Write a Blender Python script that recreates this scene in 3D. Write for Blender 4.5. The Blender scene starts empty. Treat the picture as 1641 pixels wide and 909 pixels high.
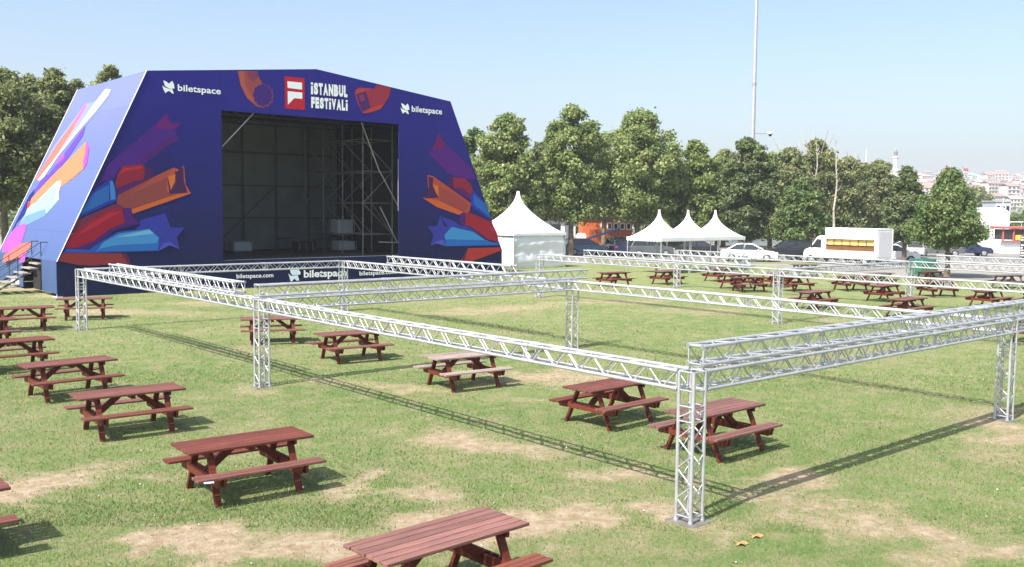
import bpy, math, random
import numpy as np
from mathutils import Vector, Matrix, noise
R = math.radians
random.seed(7)
scn = bpy.context.scene
COL = scn.collection

# ------------------------------------------------------------------ camera model (metres; X right, Y away, Z up)
F, PITCH, ROLL, EYE = 1539.23, 0.0768, 0.0096, 4.1
ANG = 0.7158                                   # direction of the stage front and the truss grid
U = Vector((math.cos(ANG), math.sin(ANG), 0)); V = Vector((-math.sin(ANG), math.cos(ANG), 0))
def ray(x, y):
    dx, dy = x - 820.5, y - 454.5
    cr, sr = math.cos(ROLL), math.sin(ROLL)
    r, up = (dx*cr + dy*sr)/F, -(-dx*sr + dy*cr)/F
    c, s = math.cos(PITCH), math.sin(PITCH)
    return Vector((r, c + up*s, -s + up*c))
def G(x, y, z=0.0):                            # surveyed point of the photo at height z
    d = ray(x, y); t = (z - EYE)/d.z
    return Vector((d.x*t, d.y*t, z))
def atY(x, y, Y):
    d = ray(x, y); t = Y/d.y
    return Vector((d.x*t, Y, EYE + d.z*t))
def onplane(x, y, p, n):
    e = Vector((0, 0, EYE)); d = ray(x, y)
    return e + d*((p - e).dot(n)/d.dot(n))

# ------------------------------------------------------------------ materials
def mat(name, col, rough=0.6, metal=0.0, var=0.0, scale=3.0, bump=0.0, bscale=40.0, spec=0.5, stretch=None, col2=None):
    m = bpy.data.materials.new(name); m.use_nodes = True
    nt = m.node_tree; b = nt.nodes['Principled BSDF']
    b.inputs['Base Color'].default_value = (*col, 1); b.inputs['Roughness'].default_value = rough
    b.inputs['Metallic'].default_value = metal
    b.inputs['Specular IOR Level'].default_value = spec
    if var or bump or col2:
        tc = nt.nodes.new('ShaderNodeTexCoord'); mp = nt.nodes.new('ShaderNodeMapping')
        nt.links.new(tc.outputs['Object'], mp.inputs[0])
        if stretch: mp.inputs['Scale'].default_value = stretch
    if var or col2:
        n = nt.nodes.new('ShaderNodeTexNoise'); n.inputs['Scale'].default_value = scale; n.inputs['Detail'].default_value = 5
        nt.links.new(mp.outputs[0], n.inputs['Vector'])
        r = nt.nodes.new('ShaderNodeValToRGB'); nt.links.new(n.outputs['Fac'], r.inputs[0])
        a = col2 if col2 else tuple(c*(1 - var) for c in col)
        bb = col if col2 else tuple(min(1, c*(1 + var)) for c in col)
        r.color_ramp.elements[0].position = .32; r.color_ramp.elements[1].position = .68
        r.color_ramp.elements[0].color = (*a, 1); r.color_ramp.elements[1].color = (*bb, 1)
        nt.links.new(r.outputs[0], b.inputs['Base Color'])
    if bump:
        n2 = nt.nodes.new('ShaderNodeTexNoise'); n2.inputs['Scale'].default_value = bscale; n2.inputs['Detail'].default_value = 4
        nt.links.new(mp.outputs[0], n2.inputs['Vector'])
        bp = nt.nodes.new('ShaderNodeBump'); bp.inputs['Strength'].default_value = bump; bp.inputs['Distance'].default_value = .05
        nt.links.new(n2.outputs['Fac'], bp.inputs['Height']); nt.links.new(bp.outputs[0], b.inputs['Normal'])
    return m
def s2l(c):                                     # 0-255 display colour to linear
    return tuple(((v/255 + .055)/1.055)**2.4 if v > 10 else v/255/12.92 for v in c)

# ------------------------------------------------------------------ mesh builder
class MB:
    def __init__(s): s.v = []; s.f = []; s.m = []; s.s = []
    def add(s, vs, fs, mi=0, sm=False):
        o = len(s.v); s.v += [tuple(q) for q in vs]
        for f in fs: s.f.append([o + i for i in f]); s.m.append(mi); s.s.append(sm)
    def box(s, c, d, rot=None, mi=0, bev=0.0):
        x, y, z = d[0]/2, d[1]/2, d[2]/2; c = Vector(c)
        if bev:
            b = bev
            pts = []
            for sx in (-1, 1):
                for sy in (-1, 1):
                    for sz in (-1, 1):
                        pts += [(sx*(x - b), sy*(y - b), sz*z), (sx*(x - b), sy*y, sz*(z - b)), (sx*x, sy*(y - b), sz*(z - b))]
            import bmesh
            bm = bmesh.new()
            for p in pts: bm.verts.new(p)
            bmesh.ops.convex_hull(bm, input=bm.verts)
            bmesh.ops.dissolve_limit(bm, angle_limit=.02, verts=bm.verts, edges=bm.edges)
            bm.verts.index_update()
            vs = [v.co.copy() for v in bm.verts]; fs = [[v.index for v in f.verts] for f in bm.faces]; bm.free()
        else:
            vs = [Vector((sx*x, sy*y, sz*z)) for sx in (-1, 1) for sy in (-1, 1) for sz in (-1, 1)]
            fs = [(0, 1, 3, 2), (4, 6, 7, 5), (0, 4, 5, 1), (2, 3, 7, 6), (0, 2, 6, 4), (1, 5, 7, 3)]
        if rot is not None: vs = [rot @ p for p in vs]
        s.add([p + c for p in vs], fs, mi)
    def bar(s, p, q, w, h, mi=0, up=(0, 0, 1), bev=0.0):     # square bar from p to q
        p, q = Vector(p), Vector(q); d = q - p; L = d.length; x = d/L
        up = Vector(up); y = up.cross(x)
        if y.length < 1e-4: y = Vector((0, 1, 0)).cross(x)
        y.normalize(); z = x.cross(y)
        s.box((p + q)/2, (L, w, h), Matrix((x, y, z)).transposed(), mi, bev)
    def tube(s, p, q, r, r2=None, n=8, mi=0, cap=True, sm=True):
        p, q = Vector(p), Vector(q); r2 = r if r2 is None else r2
        x = (q - p).normalized(); a = x.orthogonal().normalized(); b = x.cross(a)
        vs = [p + (a*math.cos(t) + b*math.sin(t))*r for t in [i*2*math.pi/n for i in range(n)]]
        vs += [q + (a*math.cos(t) + b*math.sin(t))*r2 for t in [i*2*math.pi/n for i in range(n)]]
        s.add(vs, [(i, (i + 1) % n, n + (i + 1) % n, n + i) for i in range(n)], mi, sm)
        if cap:
            s.add(vs[:n], [list(range(n))[::-1]], mi); s.add(vs[n:], [list(range(n))], mi)
    def path(s, pts, rad, n=7, mi=0):
        for i in range(len(pts) - 1): s.tube(pts[i], pts[i + 1], rad[i], rad[i + 1], n, mi, cap=False)
    def lathe(s, prof, n=16, c=(0, 0, 0), mi=0):
        c = Vector(c); vs = []
        for r, z in prof: vs += [c + Vector((r*math.cos(i*2*math.pi/n), r*math.sin(i*2*math.pi/n), z)) for i in range(n)]
        fs = [(k*n + i, k*n + (i + 1) % n, (k + 1)*n + (i + 1) % n, (k + 1)*n + i) for k in range(len(prof) - 1) for i in range(n)]
        s.add(vs, fs, mi, True)
    def prism(s, pts, off, mi=0):                            # planar polygon extruded by vector off
        pts = [Vector(p) for p in pts]; off = Vector(off); n = len(pts)
        vs = pts + [p + off for p in pts]
        s.add(vs, [list(range(n)), [n + i for i in range(n)][::-1]] + [(i, n + i, n + (i + 1) % n, (i + 1) % n) for i in range(n)], mi)
    def mesh(s, name):
        me = bpy.data.meshes.new(name); me.from_pydata(s.v, [], s.f)
        me.polygons.foreach_set('material_index', s.m); me.polygons.foreach_set('use_smooth', s.s)
        return me
    def build(s, name, mats, parent=None, fix=True):
        me = s.mesh(name)
        if not isinstance(mats, (list, tuple)): mats = [mats]
        for m in mats: me.materials.append(m)
        if fix:
            import bmesh
            bm = bmesh.new(); bm.from_mesh(me); bmesh.ops.recalc_face_normals(bm, faces=bm.faces); bm.to_mesh(me); bm.free()
        me.update()
        o = bpy.data.objects.new(name, me); COL.objects.link(o)
        if parent: o.parent = parent
        return o
def tag(o, label, cat, group=None):
    o['label'] = label; o['category'] = cat
    if group: o['group'] = group
    return o
def thing(name, label, cat, loc=(0, 0, 0), rz=0.0, group=None):
    o = bpy.data.objects.new(name, None); COL.objects.link(o); o.empty_display_size = .3
    o.location = loc; o.rotation_euler = (0, 0, rz)
    return tag(o, label, cat, group)
KIDS = {}
def kids(o): return [c for c in bpy.data.objects if c.parent == o]
def dup(root, loc, rz, label, group=None, scale=None):
    r = root.copy(); COL.objects.link(r); r.location = loc; r.rotation_euler = (0, 0, rz); r['label'] = label
    if group: r['group'] = group
    if scale: r.scale = scale
    for ch in kids(root):
        c = ch.copy(); COL.objects.link(c); c.parent = r
        for g in kids(ch):
            d = g.copy(); COL.objects.link(d); d.parent = c
    return r

M = {}
M['alu'] = mat('truss_aluminium', (.47, .48, .50), .40, .45, var=.12, scale=5)
M['steel'] = mat('galvanised_steel', (.36, .37, .38), .5, .5, var=.2, scale=6)
M['darksteel'] = mat('dark_steel', (.05, .05, .055), .5, .4)
M['white'] = mat('white_paint', (.80, .80, .79), .45, var=.04, scale=2)
M['pvc'] = mat('white_pvc', (.82, .83, .83), .5, var=.03, scale=1.2, bump=.25, bscale=2.0)
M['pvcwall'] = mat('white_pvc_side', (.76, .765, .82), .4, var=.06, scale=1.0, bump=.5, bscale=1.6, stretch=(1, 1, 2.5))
M['black'] = mat('black_rubber', (.02, .02, .02), .7)
M['glass'] = mat('tinted_glass', (.02, .025, .03), .08, spec=.8)
M['concrete'] = mat('concrete', (.34, .33, .31), .9, var=.15, scale=3)

# ------------------------------------------------------------------ ground, lawn
PATCH = []      # worn patches: centre, half sizes, turn, strength
def patch(px, py, rx, ry, a=0, k=1.0):
    g = G(px, py); PATCH.append((g.x, g.y, rx, ry, a, k))
for p in [(60, 778, 1.05, .42, 8, 1.15), (140, 752, .8, .25, 20, .8), (285, 872, .62, .42, 10, 1.1), (330, 845, .4, .2, 0, .6), (560, 775, .55, .3, 25, .85), (640, 790, .8, .28, 10, .9),
          (455, 872, .7, .33, 15, .9), (700, 850, .9, .5, 40, .85), (880, 840, .55, .38, 20, 1.1), (930, 815, .5, .2, 0, .7), (760, 712, 1.5, .35, -25, .75), (640, 690, .8, .3, -20, .5),
          (880, 607, 1.9, .8, 15, 1.0), (800, 640, 1.1, .4, 0, .6), (660, 625, 1.5, .35, -10, .75), (520, 612, .9, .3, 0, .7), (400, 622, .7, .3, 0, .65), (430, 630, .5, .3, 0, .5),
          (1215, 768, 1.0, .35, 10, 1.0), (1010, 760, .9, .35, -20, .8), (1270, 800, 1.0, .4, -10, .9), (1340, 835, 1.4, .45, 0, 1.0), (1480, 862, 1.3, .45, 10, 1.05), (1590, 880, .8, .3, 0, 1.0), (1390, 820, .6, .25, 0, .6),
          (1230, 840, .5, .3, 0, .5), (1105, 838, .42, .36, 0, .9), (1630, 690, .9, .9, 0, .95), (1590, 660, .8, .5, 0, .7), (1530, 740, 1.2, .4, 20, .35),
          (330, 487, 3, .7, 0, .55), (200, 500, 2.5, .8, 0, .55), (60, 463, 4, .9, 10, .8), (250, 466, 7, 1.0, 41, .7), (380, 560, .8, .3, 0, .5),
          (820, 495, 3.0, 1.4, 30, .65), (700, 505, 2.5, .7, 0, .5), (960, 485, 3.5, .9, 20, .6), (1100, 500, 3, .8, 0, .5), (1240, 515, 2, .5, 0, .4), (915, 556, .7, .5, 0, .9),
          (230, 775, .3, .12, 0, .8), (120, 860, .3, .12, 0, .5), (30, 745, .4, .2, 0, .6), (420, 708, .5, .15, 0, .6), (195, 620, .8, .2, 0, .35), (1540, 800, 1.2, .5, 0, .35)]:
    patch(*p)
PA = np.array(PATCH)
def vnoise(x, y, sc, seed=0):                              # smooth value noise on arrays
    rs = np.random.RandomState(seed); T = rs.rand(256, 256)
    X, Y = x*sc + 1000.3, y*sc + 1000.7
    i, j = np.floor(X).astype(int), np.floor(Y).astype(int); fx, fy = X - i, Y - j
    fx, fy = fx*fx*(3 - 2*fx), fy*fy*(3 - 2*fy)
    a, b, c, d = T[i % 256, j % 256], T[(i + 1) % 256, j % 256], T[i % 256, (j + 1) % 256], T[(i + 1) % 256, (j + 1) % 256]
    return (a*(1 - fx) + b*fx)*(1 - fy) + (c*(1 - fx) + d*fx)*fy
def dirt_at(x, y):
    D = np.zeros_like(x)
    wx = x + (vnoise(x, y, 1.3, 5) - .5)*1.2 + (vnoise(x, y, 3.7, 7) - .5)*.6; wy = y + (vnoise(x, y, 1.3, 6) - .5)*1.1 + (vnoise(x, y, 3.7, 8) - .5)*.6
    for cx, cy, rx, ry, a, k in PATCH:
        ca, sa = math.cos(R(a)), math.sin(R(a)); dx, dy = wx - cx, wy - cy
        e = ((dx*ca + dy*sa)/(rx*1.45))**2 + ((-dx*sa + dy*ca)/(ry*1.9))**2
        D = np.maximum(D, .92*k*np.clip(1 - e, 0, 1)**1.15)
    # thin, dry turf all over
    t = vnoise(x, y, .45, 1)*.5 + vnoise(x, y, 1.1, 2)*.3 + vnoise(x, y, 2.7, 3)*.2
    return np.clip(D + (t - .5)*.95 + .13 + .10*np.clip((13.5 - y)/6, 0, 1), 0, 1)
BX = [-60, -30, G(900, 424).x - 3, G(900, 424).x, G(1190, 424).x, G(1290, 431).x, G(1400, 440).x, G(1641, 452).x, 60]
BY = [58, 66, 72, G(900, 424).y, G(1190, 424).y, G(1290, 431).y, G(1400, 440).y, G(1641, 452).y, 44]
nx, ny = 300, 240
xs = np.linspace(-48, 48, nx); yb = np.interp(xs, BX, BY) + (np.random.RandomState(3).rand(nx) - .5)*.25
tt = np.linspace(0, 1, ny)**1.7
XX = np.repeat(xs[:, None], ny, 1); YY = 4.5 + (yb[:, None] - 4.5)*tt[None, :]
XX = np.where(YY < 25, XX*(.35 + .65*np.clip((YY - 4.5)/20.5, 0, 1)), XX)
dd = dirt_at(XX, YY)
me = bpy.data.meshes.new('lawn')
ZZ = .012 + (vnoise(XX, YY, .25, 9) - .5)*.012
me.from_pydata(np.stack([XX, YY, ZZ], -1).reshape(-1, 3).tolist(), [], [(i*ny + j, (i + 1)*ny + j, (i + 1)*ny + j + 1, i*ny + j + 1) for i in range(nx - 1) for j in range(ny - 1)])
at = me.attributes.new('dirt', 'FLOAT', 'POINT'); at.data.foreach_set('value', dd.reshape(-1).astype(np.float32))
me.polygons.foreach_set('use_smooth', [True]*len(me.polygons))
lawn = bpy.data.objects.new('lawn', me); COL.objects.link(lawn); lawn['kind'] = 'structure'
gm = bpy.data.materials.new('lawn_turf'); gm.use_nodes = True; nt = gm.node_tree; pb = nt.nodes['Principled BSDF']
N = nt.nodes.new; LK = nt.links.new
tc = N('ShaderNodeTexCoord'); pos = tc.outputs['Object']
def tex(sc, det=4, rough=.6):
    n = N('ShaderNodeTexNoise'); n.inputs['Scale'].default_value = sc; n.inputs['Detail'].default_value = det; n.inputs['Roughness'].default_value = rough
    LK(pos, n.inputs['Vector']); return n.outputs['Fac']
def ramp(fac, stops):
    r = N('ShaderNodeValToRGB'); LK(fac, r.inputs[0]); e = r.color_ramp.elements
    e[0].position, e[0].color = stops[0][0], (*stops[0][1], 1); e[1].position, e[1].color = stops[-1][0], (*stops[-1][1], 1)
    for p, c in stops[1:-1]: q = e.new(p); q.color = (*c, 1)
    return r.outputs[0]
def mix(f, a, b, mode='MIX'):
    n = N('ShaderNodeMix'); n.data_type = 'RGBA'; n.blend_type = mode
    if isinstance(f, float): n.inputs[0].default_value = f
    else: LK(f, n.inputs[0])
    for k, q in ((6, a), (7, b)):
        if isinstance(q, tuple): n.inputs[k].default_value = (*q, 1)
        else: LK(q, n.inputs[k])
    return n.outputs[2]
def math_(op, a, b, c=None):
    n = N('ShaderNodeMath'); n.operation = op
    for k, q in enumerate((a, b, c)):
        if q is None: continue
        if isinstance(q, (int, float)): n.inputs[k].default_value = q
        else: LK(q, n.inputs[k])
    return n.outputs[0]
GREEN_D, GREEN_M, GREEN_L, DRY, DIRT, DIRT2 = (.084, .142, .037), (.150, .226, .066), (.212, .284, .098), (.335, .30, .165), (.50, .395, .275), (.60, .50, .37)
big = ramp(tex(.22, 4), [(.38, (.116, .208, .052)), (.5, (.190, .252, .084)), (.62, (.255, .305, .118))])
fine = ramp(tex(14, 5, .75), [(.30, GREEN_D), (.45, GREEN_M), (.58, GREEN_L), (.74, (.32, .345, .155))])
grass = mix(.62, big, fine)
mid = tex(1.7, 5, .7)
grass = mix(ramp(mid, [(.44, (0, 0, 0)), (.66, (.85, .85, .85))]), grass, DRY)
dirtc = ramp(tex(5, 5, .7), [(.28, (.30, .22, .13)), (.42, (.40, .30, .19)), (.55, DIRT), (.72, DIRT2)])
av = N('ShaderNodeAttribute'); av.attribute_name = 'dirt'
brk = math_('ADD', math_('MULTIPLY', math_('SUBTRACT', tex(4, 8, .9), .5), 2.3), math_('MULTIPLY', math_('SUBTRACT', tex(26, 4, .8), .5), 1.3))
df = math_('ADD', av.outputs['Fac'], brk)
dryf = ramp(df, [(.12, (0, 0, 0)), (.55, (1, 1, 1))])
soilf = ramp(df, [(.36, (0, 0, 0)), (1.0, (1, 1, 1))])
c1 = mix(dryf, grass, mix(.55, grass, DRY)); c2 = mix(soilf, c1, dirtc)
LK(c2, pb.inputs['Base Color']); pb.inputs['Roughness'].default_value = .95; pb.inputs['Specular IOR Level'].default_value = .15
bp = N('ShaderNodeBump'); bp.inputs['Strength'].default_value = .9; bp.inputs['Distance'].default_value = .06
LK(math_('ADD', tex(24, 5, .8), math_('MULTIPLY', tex(70, 2, .7), .6)), bp.inputs['Height']); LK(bp.outputs[0], pb.inputs['Normal'])
me.materials.append(gm)

# short blades over the near turf
rs = np.random.RandomState(11)
def blades(n, y0, y1, half, hgt, wid):
    y = y0 + (y1 - y0)*rs.rand(n)**1.1; x = (rs.rand(n)*2 - 1)*(half*y)
    d = dirt_at(x, y) + (rs.rand(n) - .5)*.85
    k = d < .50; x, y = x[k], y[k]; n = len(x)
    h = hgt*(.55 + .9*rs.rand(n)); a = rs.rand(n)*6.283; w = wid*(.7 + .6*rs.rand(n))
    dx, dy = np.cos(a)*w, np.sin(a)*w; lx, ly = (rs.rand(n) - .5)*h*1.5, (rs.rand(n) - .5)*h*1.5
    P = np.stack([np.stack([x - dx, y - dy, np.full(n, .008)], -1), np.stack([x + dx, y + dy, np.full(n, .008)], -1), np.stack([x + lx, y + ly, h + .01], -1)], 1)
    return P.reshape(-1, 3)
P = np.concatenate([blades(120000, 7.0, 13, .60, .030, .0045), blades(120000, 12, 24, .60, .034, .0075), blades(60000, 22, 44, .58, .036, .014)])
me = bpy.data.meshes.new('grass'); nf = len(P)//3
me.vertices.add(len(P)); me.vertices.foreach_set('co', P.astype(np.float32).ravel())
me.loops.add(nf*3); me.loops.foreach_set('vertex_index', np.arange(nf*3, dtype=np.int32))
me.polygons.add(nf); me.polygons.foreach_set('loop_start', np.arange(0, nf*3, 3, dtype=np.int32)); me.polygons.foreach_set('loop_total', np.full(nf, 3, dtype=np.int32))
me.update(); me.validate()
at = me.attributes.new('tone', 'FLOAT', 'FACE'); at.data.foreach_set('value', rs.rand(len(me.polygons)).astype(np.float32))
def leafmat(name, stops, trans=.35, rough=.6):
    m = bpy.data.materials.new(name); m.use_nodes = True; n = m.node_tree; b = n.nodes['Principled BSDF']; o = n.nodes['Material Output']
    a = n.nodes.new('ShaderNodeAttribute'); a.attribute_name = 'tone'
    r = n.nodes.new('ShaderNodeValToRGB'); n.links.new(a.outputs['Fac'], r.inputs[0]); e = r.color_ramp.elements
    e[0].position, e[0].color = stops[0][0], (*stops[0][1], 1); e[1].position, e[1].color = stops[-1][0], (*stops[-1][1], 1)
    for p, c in stops[1:-1]: q = e.new(p); q.color = (*c, 1)
    n.links.new(r.outputs[0], b.inputs['Base Color']); b.inputs['Roughness'].default_value = rough; b.inputs['Specular IOR Level'].default_value = .3
    t = n.nodes.new('ShaderNodeBsdfTranslucent'); n.links.new(r.outputs[0], t.inputs[0])
    x = n.nodes.new('ShaderNodeMixShader'); x.inputs[0].default_value = trans
    n.links.new(b.outputs[0], x.inputs[1]); n.links.new(t.outputs[0], x.inputs[2]); n.links.new(x.outputs[0], o.inputs[0])
    return m
me.materials.append(leafmat('grass_blade', [(0, (.088, .152, .038)), (.5, (.165, .242, .074)), (.88, (.245, .30, .118)), (1, (.38, .365, .21))], .3, .7))
go = bpy.data.objects.new('grass', me); COL.objects.link(go); go['kind'] = 'stuff'; tag(go, 'short mown green grass of the lawn with dry tips', 'grass')
# clover heads
mb = MB()
for _ in range(170):
    y = 7.5 + 32*random.random()**1.2; x = (random.random()*2 - 1)*.56*y; r = .006 + .009*random.random() + y*.0002
    c = Vector((x, y, .035)); q = [c + Vector((r*math.cos(a), r*math.sin(a), 0)) for a in (0, 1.57, 3.14, 4.71)]
    mb.add([c + Vector((0, 0, r)), *q], [(0, 1, 2), (0, 2, 3), (0, 3, 4), (0, 4, 1)])
cl = mb.build('clover_flowers', mat('clover_white', (.46, .46, .36), .8)); cl['kind'] = 'stuff'; tag(cl, 'tiny pale clover heads scattered over the lawn', 'flowers')

mb = MB(); rr_ = random.Random(5); q_ = np.random.RandomState(5)
LY = 7.2 + 22*q_.rand(16000)**1.3; LX = (q_.rand(16000)*2 - 1)*.57*LY; kk = np.nonzero(dirt_at(LX, LY) > .58)[0][:2200]
for x, y in zip(LX[kk].tolist(), LY[kk].tolist()):
    a = rr_.uniform(0, 6.28); l = rr_.uniform(.006, .022); w_ = rr_.uniform(.002, .006); ca, sa = math.cos(a), math.sin(a); h_ = rr_.uniform(.003, .010)
    q = [(x - ca*l - sa*w_, y - sa*l + ca*w_, .016), (x + ca*l - sa*w_, y + sa*l + ca*w_, .016), (x + ca*l + sa*w_, y + sa*l - ca*w_, .016), (x - ca*l + sa*w_, y - sa*l - ca*w_, .016), (x, y, .018 + h_)]
    mb.add(q, [(0, 1, 4), (1, 2, 4), (2, 3, 4), (3, 0, 4)], 0 if rr_.random() < .35 else 1)
cr = mb.build('dry_litter', [mat('straw_bits', (.38, .31, .19), .9), mat('soil_crumbs', (.20, .15, .095), .95)]); cr['kind'] = 'stuff'; tag(cr, 'dry straw bits and soil crumbs on the worn patches', 'litter')
# base ground, pavement, road, distant hill
def sheet(name, pts, z, m, kind='structure'):
    b = MB(); b.add([(p[0], p[1], z) for p in pts], [list(range(len(pts)))]); o = b.build(name, m, fix=False); o['kind'] = kind; return o
GM = mat('ground_pavement', (.24, .225, .20), .95, var=.14, scale=.35, bump=.2, bscale=12)
b = MB()
gx = [-3000, -900, -250, -60, -20, 0, 20, 60, 120, 250, 600, 1200, 3000]; gy = [-60, 0, 20, 40, 60, 90, 120, 180, 300, 520, 800, 1150, 1500, 1900, 2600, 4500]
def hill(x, y):
    t = min(1, max(0, (y - 480)/1250)); t = t*t*(3 - 2*t)
    return t*(60 + 7*math.sin(x*.004 + 1) + 5*math.sin(x*.011))
gx = sorted(set(gx + [300 + 40*i for i in range(0, 26)]))
for i in range(len(gx)):
    for y in gy: b.v.append((gx[i], y, hill(gx[i], y)))
n_ = len(gy)
for i in range(len(gx) - 1):
    for j in range(n_ - 1):
        b.f.append([i*n_ + j, (i + 1)*n_ + j, (i + 1)*n_ + j + 1, i*n_ + j + 1]); b.m.append(1 if gy[j] >= 300 else 0); b.s.append(True)
HM = mat('hillside_earth', (.16, .17, .12), 1, var=.3, scale=.01)
gr = b.build('ground', [GM, HM]); gr['kind'] = 'structure'
# asphalt lot behind the lawn and the road at the right
sheet('parking_lot', [(-10, 79), (34, 79), (70, 80), (140, 108), (140, 118), (-10, 118)], .006, mat('worn_asphalt', (.20, .193, .18), .95, var=.12, scale=.6, bump=.2, bscale=30))
sheet('grass_strip', [(6, 76.2), (20, 76.4), (25, 77), (25, 78.6), (6, 78.4)], .010, gm)
kb = MB(); kb.box((86, 99.5, .07), (78, .3, .14), Matrix.Rotation(R(4), 3, 'Z')); kb.box((88, 106, .07), (78, .3, .14), Matrix.Rotation(R(4), 3, 'Z')); k = kb.build('kerb', M['concrete']); k['kind'] = 'structure'
sheet('pavement', [(38, 66), (75, 70), (75, 78), (32, 76)], .006, mat('pale_paving', (.29, .27, .245), .95, var=.1, scale=1.2))
# ------------------------------------------------------------------ trusses
T0 = G(1104, 836.5)
US = [0, 9.905, 20.48, 30.50]; VS = [0, 12.28, 25.19]
W = .29; HW = W/2 - .025; ZB, ZT = 1.75, 2.04
def gp(a, c): return T0 + U*a + V*c
def truss_mesh(L, pitch=.26, ends=True, inset=0.0):                       # box truss along +x, centred on y,z = 0
    ch, la = [], MB(); n = max(2, round(L/pitch)); p = L/n
    for sy in (-1, 1):
        for sz in (-1, 1): c_ = MB(); c_.tube((0, sy*HW, sz*HW), (L, sy*HW, sz*HW), .025, n=10); [c_.tube((max(0, x - .07), sy*HW, sz*HW), (min(L, x + .07), sy*HW, sz*HW), .0315, n=10) for x in [k*L/max(1, round(L/3.1)) for k in range(max(1, round(L/3.1)) + 1)]]; ch.append(c_)
    seg = max(1, round(L/3.1)); ls = L/seg
    for k in range(seg + 1):
        for dx in ((-.035, .035) if 0 < k < seg else (0,)):
            x = min(max(k*ls + dx, .02), L - .02)
            for sy in (-1, 1): la.tube((x, sy*HW, -HW), (x, sy*HW, HW), .011, n=6, cap=False); la.tube((x, -HW, sy*HW), (x, HW, sy*HW), .011, n=6, cap=False)
    for i in range(n):
        x0, x1 = i*p + .01, (i + 1)*p - .01; s = 1 if i % 2 else -1
        for sy in (-1, 1):
            la.tube((x0, sy*HW, -s*HW*sy), (x1, sy*HW, s*HW*sy), .011, n=6, cap=False)
            la.tube((x0, -s*HW*sy, sy*HW), (x1, s*HW*sy, sy*HW), .011, n=6, cap=False)
    return ch, la
def beam(p, d, L, zc, label, group):
    t = thing('truss_beam', label, 'truss beam', (p.x, p.y, zc), math.atan2(d.y, d.x), group)
    ch, la = truss_mesh(L); la.build('lattice', M['alu'], t, False)
    for c_ in ch: c_.build('main_tube', M['alu'], t, False)
    return t
GB, GU2, GT = 'aluminium truss beams spanning the towers', 'aluminium trusses laid on top of the beams', 'aluminium truss towers standing on the lawn'
def low(i0, j0, i1, j1, label, e0=0.0, e1=0.0):
    a, c = gp(US[i0], VS[j0]), gp(US[i1], VS[j1]); d = (c - a).normalized(); a = a + d*(W/2 - e0); L = (c - a).length - W/2 + e1
    beam(a, d, L, (ZB + ZT)/2, label, GB)
low(0, 0, 0, 1, 'long sunlit truss beam from the nearest tower to the tower beside the picnic tables')
low(0, 1, 0, 2, 'truss beam running from the second tower towards the stage corner')
low(0, 0, 1, 0, 'truss beam in shade from the nearest tower to the tower at the right edge')
low(1, 0, 2, 0, 'truss beam leaving the picture beyond the tower at the right edge')
low(0, 1, 1, 1, 'cross truss beam over the picnic tables, parallel to the stage front')
low(0, 2, 1, 2, 'truss beam running along the dark blue stage skirt')
low(1, 0, 1, 1, 'truss beam closing the far right side of the grass square')
low(1, 1, 1, 2, 'truss beam from the middle tower back to the tower before the stage lettering')
low(2, 0, 2, 1, 'right half of the long truss beam in front of the far picnic tables')
low(2, 1, 2, 2, 'truss beam reaching from the small square tower to the white pagoda tent')
low(2, 1, 3, 1, 'short truss beam crossing in front of the food truck, grey in shade')
low(3, 1, 3, 2, 'farthest truss beam passing below the three white gazebos')
low(3, 0, 3, 1, 'farthest truss beam in front of the parked cars at the right')
def upper(a0, c0, a1, c1, label):
    p, q = gp(a0, c0), gp(a1, c1); d = (q - p).normalized(); beam(p, d, (q - p).length, ZT + W/2 + .028, label, GU2)
upper(.10, .045, 11.6, .045, 'upper truss stacked on the shaded beam at the nearest tower')
upper(0, 22.05, 0, 13.35, 'short upper truss stacked on the left beam beside the stage corner')
upper(-.08, 12.34, 10.45, 12.34, 'upper truss stacked on the cross beam with its free end near the second tower')
upper(9.905, 21.9, 9.905, 14.9, 'upper truss stacked in front of the stage steps lettering, ending near the tent')
upper(20.48, 22.2, 20.48, 13.4, 'upper truss stacked on the beam below the gazebos')
upper(30.5, 11.1, 30.5, 1.4, 'upper truss stacked on the farthest beam near the parking lot')
TW = thing('truss_tower', '', 'truss tower', tuple(gp(0, 0)), ANG, GT)
la = MB()
for sx in (-1, 1):
    for sy in (-1, 1): ch = MB(); ch.tube((sx*HW, sy*HW, .012), (sx*HW, sy*HW, ZT - .02), .025, n=10); ch.tube((sx*HW, sy*HW, .012), (sx*HW, sy*HW,   .05), .034, n=10); ch.build('main_tube', M['alu'], TW, False)
for a, c in (((-1, -1), (1, -1)), ((1, -1), (1, 1)), ((1, 1), (-1, 1)), ((-1, 1), (-1, -1))):
    for z in (.10, 1.36, ZB + .02, ZT - .025): la.tube((a[0]*HW, a[1]*HW, z), (c[0]*HW, c[1]*HW, z), .012, n=6, cap=False)
    zz = [.12 + .2*i for i in range(7)]
    for i in range(6):
        p, q = (a, c) if i % 2 else (c, a)
        la.tube((p[0]*HW, p[1]*HW, zz[i]), (q[0]*HW, q[1]*HW, zz[i + 1]), .011, n=6, cap=False)
    la.tube((a[0]*HW, a[1]*HW, 1.40), (c[0]*HW, c[1]*HW, 1.52), .011, n=6, cap=False); la.tube((a[0]*HW, a[1]*HW, 1.56), (c[0]*HW, c[1]*HW, 1.56), .011, n=6, cap=False)
la.build('lattice', M['alu'], TW, False)
bpm = MB(); bpm.box((0, 0, .012), (.46, .46, .020), bev=.004); bpm.box((.02, -.02, .0), (.62, .62, .018)); bpm.build('base_plate', mat('base_slab', (.14, .13, .12), .8, var=.25, scale=6), TW)
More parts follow.
